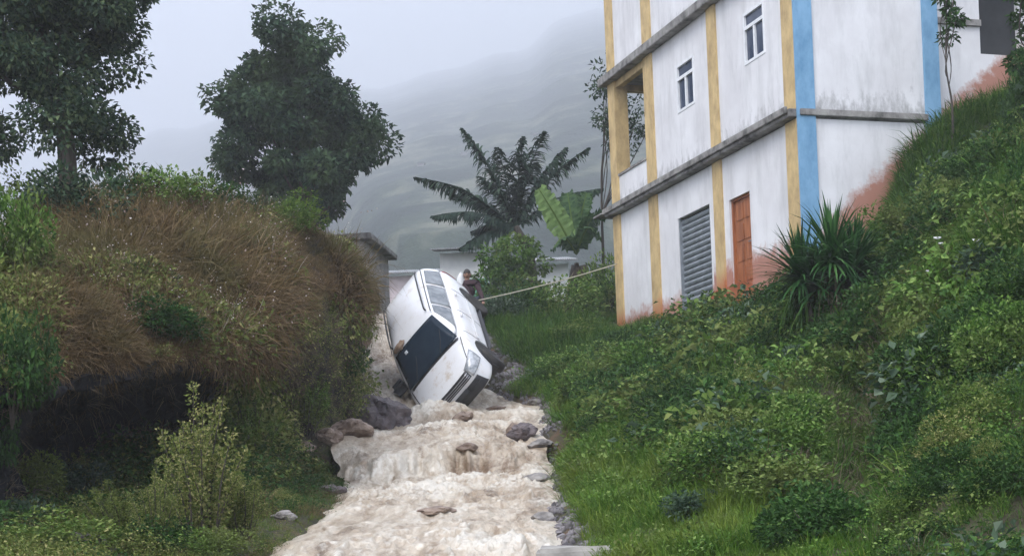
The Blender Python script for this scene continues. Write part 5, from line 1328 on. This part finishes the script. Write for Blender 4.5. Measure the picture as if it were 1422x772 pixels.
# ------------------------------------------------------------------ the person holding the rope behind the car
def skin_fig(name, verts, edges, radii, mat, parent, lv=2, root=0):
    me = bpy.data.meshes.new(name); me.from_pydata([tuple(v) for v in verts], edges, []); o_ = link(name, me, None, parent)
    m1 = o_.modifiers.new('k', 'SKIN'); me.update()
    for i, r_ in enumerate(radii):
        sv = me.skin_vertices[0].data[i]; sv.radius = (r_, r_) if not isinstance(r_, tuple) else r_; sv.use_root = (i == root)
    m2 = o_.modifiers.new('s', 'SUBSURF'); m2.levels = m2.render_levels = lv
    apply_mods(o_); smooth(o_.data); o_.data.materials.clear(); o_.data.materials.append(mat); return o_
M['skin'] = mat_surface('skin', (.24, .13, .085), (.32, .18, .12), 20, .5, 0)
M['hair'] = mat_surface('hair', (.012, .010, .010), (.03, .025, .022), 30, .5, .3)
M['maroon'] = mat_surface('maroon_cloth', (.022, .012, .017), (.05, .024, .03), 8, .9, .4)
M['jeans'] = mat_surface('dark_trousers', (.018, .024, .04), (.04, .05, .075), 8, .9, .3)
M['cloth_white'] = mat_surface('white_cloth', (.55, .56, .56), (.74, .75, .75), 6, .9, .5)
def person():
    Y = 34.6; hd = at(649, 378, Y); ft = drop(at(662, 440, Y).x, Y); t = empty('person', ft); tag(t, 'person in a dark maroon jacket holding the rope behind the car', 'person')
    Hh = 1.36; k = Hh / 1.7; lean = (hd.x - ft.x)
    def J(x, y, z): return Vector((x * k + lean * (z / 1.6) ** 1.2, y * k, z * k))
    pel = J(0, 0, .93); chest = J(0, .0, 1.28); neck = J(0, 0, 1.43); hands = (at(668, 421, Y - .5) - ft)
    # trousers (legs and hips)
    V = [pel, J(-.10, 0, .86), J(-.13, -.06, .48), J(-.14, .02, .09), J(.10, 0, .86), J(.16, -.10, .48), J(.20, -.04, .09)]
    skin_fig('trousers', V, [(0, 1), (1, 2), (2, 3), (0, 4), (4, 5), (5, 6)], [.14, .095, .065, .05, .095, .065, .05], M['jeans'], t)
    for s_ in (-1, 1): 
        b_ = J(-.14, .02, .05) if s_ < 0 else J(.20, -.04, .05); MB().box(b_ + Vector((-.045, -.17, -.05)), b_ + Vector((.045, .08, .05)), .03).build('shoe', M['black'], t)
    sl_, sr_ = J(-.19, 0, 1.38), J(.19, 0, 1.38); h1, h2 = hands + Vector((-.05, 0, .02)), hands + Vector((.05, -.02, .0)); e1 = (sl_ + h1) / 2 + Vector((0, -.05, -.12)); e2 = (sr_ + h2) / 2 + Vector((.06, -.05, -.10))
    V = [pel + Vector((0, 0, .02)), chest, J(0, 0, 1.38), J(0, 0, 1.45), sl_, e1, h1.lerp(e1, .12), sr_, e2, h2.lerp(e2, .12)]
    skin_fig('jacket', V, [(0, 1), (1, 2), (2, 3), (2, 4), (4, 5), (5, 6), (2, 7), (7, 8), (8, 9)], [(.15, .11), (.17, .12), .12, .07, .075, .05, .036, .075, .05, .036], M['maroon'], t)
    hc = J(-.01, -.01, 1.60)
    mb = MB(); bmesh.ops.create_icosphere(mb.bm, subdivisions=3, radius=1)
    for v in mb.bm.verts:
        x, y, z = v.co; jaw = 1 - .28 * max(0, -z); v.co = hc + Vector((x * .078 * jaw, y * .098 * (jaw * .5 + .5), z * .118))
    mb.tube([hc + Vector((0, .01, -.2)), hc + Vector((0, .0, -.06))], .052, 10)
    hb = mb.build('head', M['skin'], t, True)
    for s_ in (-1, 1):
        MB().lathe([(.0, -.004), (.012, 0), (.0, .004)], 8, 'Y', hc + Vector((s_ * .03, -.093, .01))).build('eye', M['black'], hb); q = MB(); bmesh.ops.create_icosphere(q.bm, subdivisions=2, radius=.024); 
        for v in q.bm.verts: v.co = Vector((v.co.x * .4, v.co.y, v.co.z * 1.3)) + hc + Vector((s_ * .08, .0, 0))
        q.build('ear', M['skin'], hb, True)
    MB().poly([hc + Vector((-.012, -.092, -.02)), hc + Vector((.012, -.092, -.02)), hc + Vector((0, -.118, -.02)), ]).poly([hc + Vector((-.012, -.092, -.02)), hc + Vector((0, -.118, -.02)), hc + Vector((0, -.096, .03))]).poly([hc + Vector((.012, -.092, -.02)), hc + Vector((0, -.118, -.02)), hc + Vector((0, -.096, .03))]).build('nose', M['skin'], hb)
    MB().box(hc + Vector((-.024, -.096, -.056)), hc + Vector((.024, -.085, -.048)), .003).build('mouth', M['maroon'], hb)
    q = MB(); bmesh.ops.create_icosphere(q.bm, subdivisions=3, radius=1)
    for v in q.bm.verts:
        x, y, z = v.co; f = 1.08 if (z > .15 or y > .0) else .9; v.co = hc + Vector((x * .083 * f, y * .102 * f + .006, max(z, -.5) * .125 * f + .004))
    q.build('hair', M['hair'], t, True)
    for hnd, s_ in ((h1, -1), (h2, 1)):
        V = [hnd + Vector((0, 0, .02)), hnd + Vector((s_ * .004, -.03, 0))]; E_ = [(0, 1)]; Rd = [.026, .028]
        for f in range(4):
            o0 = len(V); off = Vector(((f - 1.5) * .019, -.05, .002)); L = (.028, .034, .032, .024)[f]; V += [hnd + off, hnd + off + Vector((0, -L * .6, -L * .7)), hnd + off + Vector((0, -L * .1, -L * 1.5))]; E_ += [(1, o0), (o0, o0 + 1), (o0 + 1, o0 + 2)]; Rd += [.0095, .0085, .0075]
        o0 = len(V); V += [hnd + Vector((-s_ * .035, -.02, -.005)), hnd + Vector((-s_ * .03, -.045, -.03))]; E_ += [(1, o0), (o0, o0 + 1)]; Rd += [.011, .009]
        skin_fig('hand', V, E_, Rd, M['skin'], t, 1)
    # white bundle carried at the left shoulder
    q = MB(); bmesh.ops.create_icosphere(q.bm, subdivisions=4, radius=1)
    for v in q.bm.verts:
        n_ = 1 + .12 * float(fbm(v.co.x * 2.2, v.co.y * 2.2, v.co.z * 2.2 + 3, 3)); z = v.co.z; v.co = J(-.25, .02, 1.26) + Vector((v.co.x * .13 * n_ * (1 - .5 * max(z, 0)), v.co.y * .13 * n_, z * .30 * n_ + .04))
    o_ = q.build('bundle', M['cloth_white'], None, True); o_.location = ft; tag(o_, 'white cloth bundle on the shoulder of the person behind the car', 'bundle')
person()

# ------------------------------------------------------------------ mist: one closed box of even haze round everything
hm = bpy.data.materials.new('haze'); hm.use_nodes = True; n = hm.node_tree.nodes; n.clear(); o = n.new('ShaderNodeOutputMaterial'); pv = n.new('ShaderNodeVolumePrincipled')
pv.inputs['Color'].default_value = (.93, .95, 1.0, 1); pv.inputs['Density'].default_value = .00105; pv.inputs['Anisotropy'].default_value = .0
hm.node_tree.links.new(pv.outputs[0], o.inputs['Volume'])
tag(MB().box((-3250, -160, -10.5), (3250, 3250, 1160)).build('haze', hm), kind='stuff')
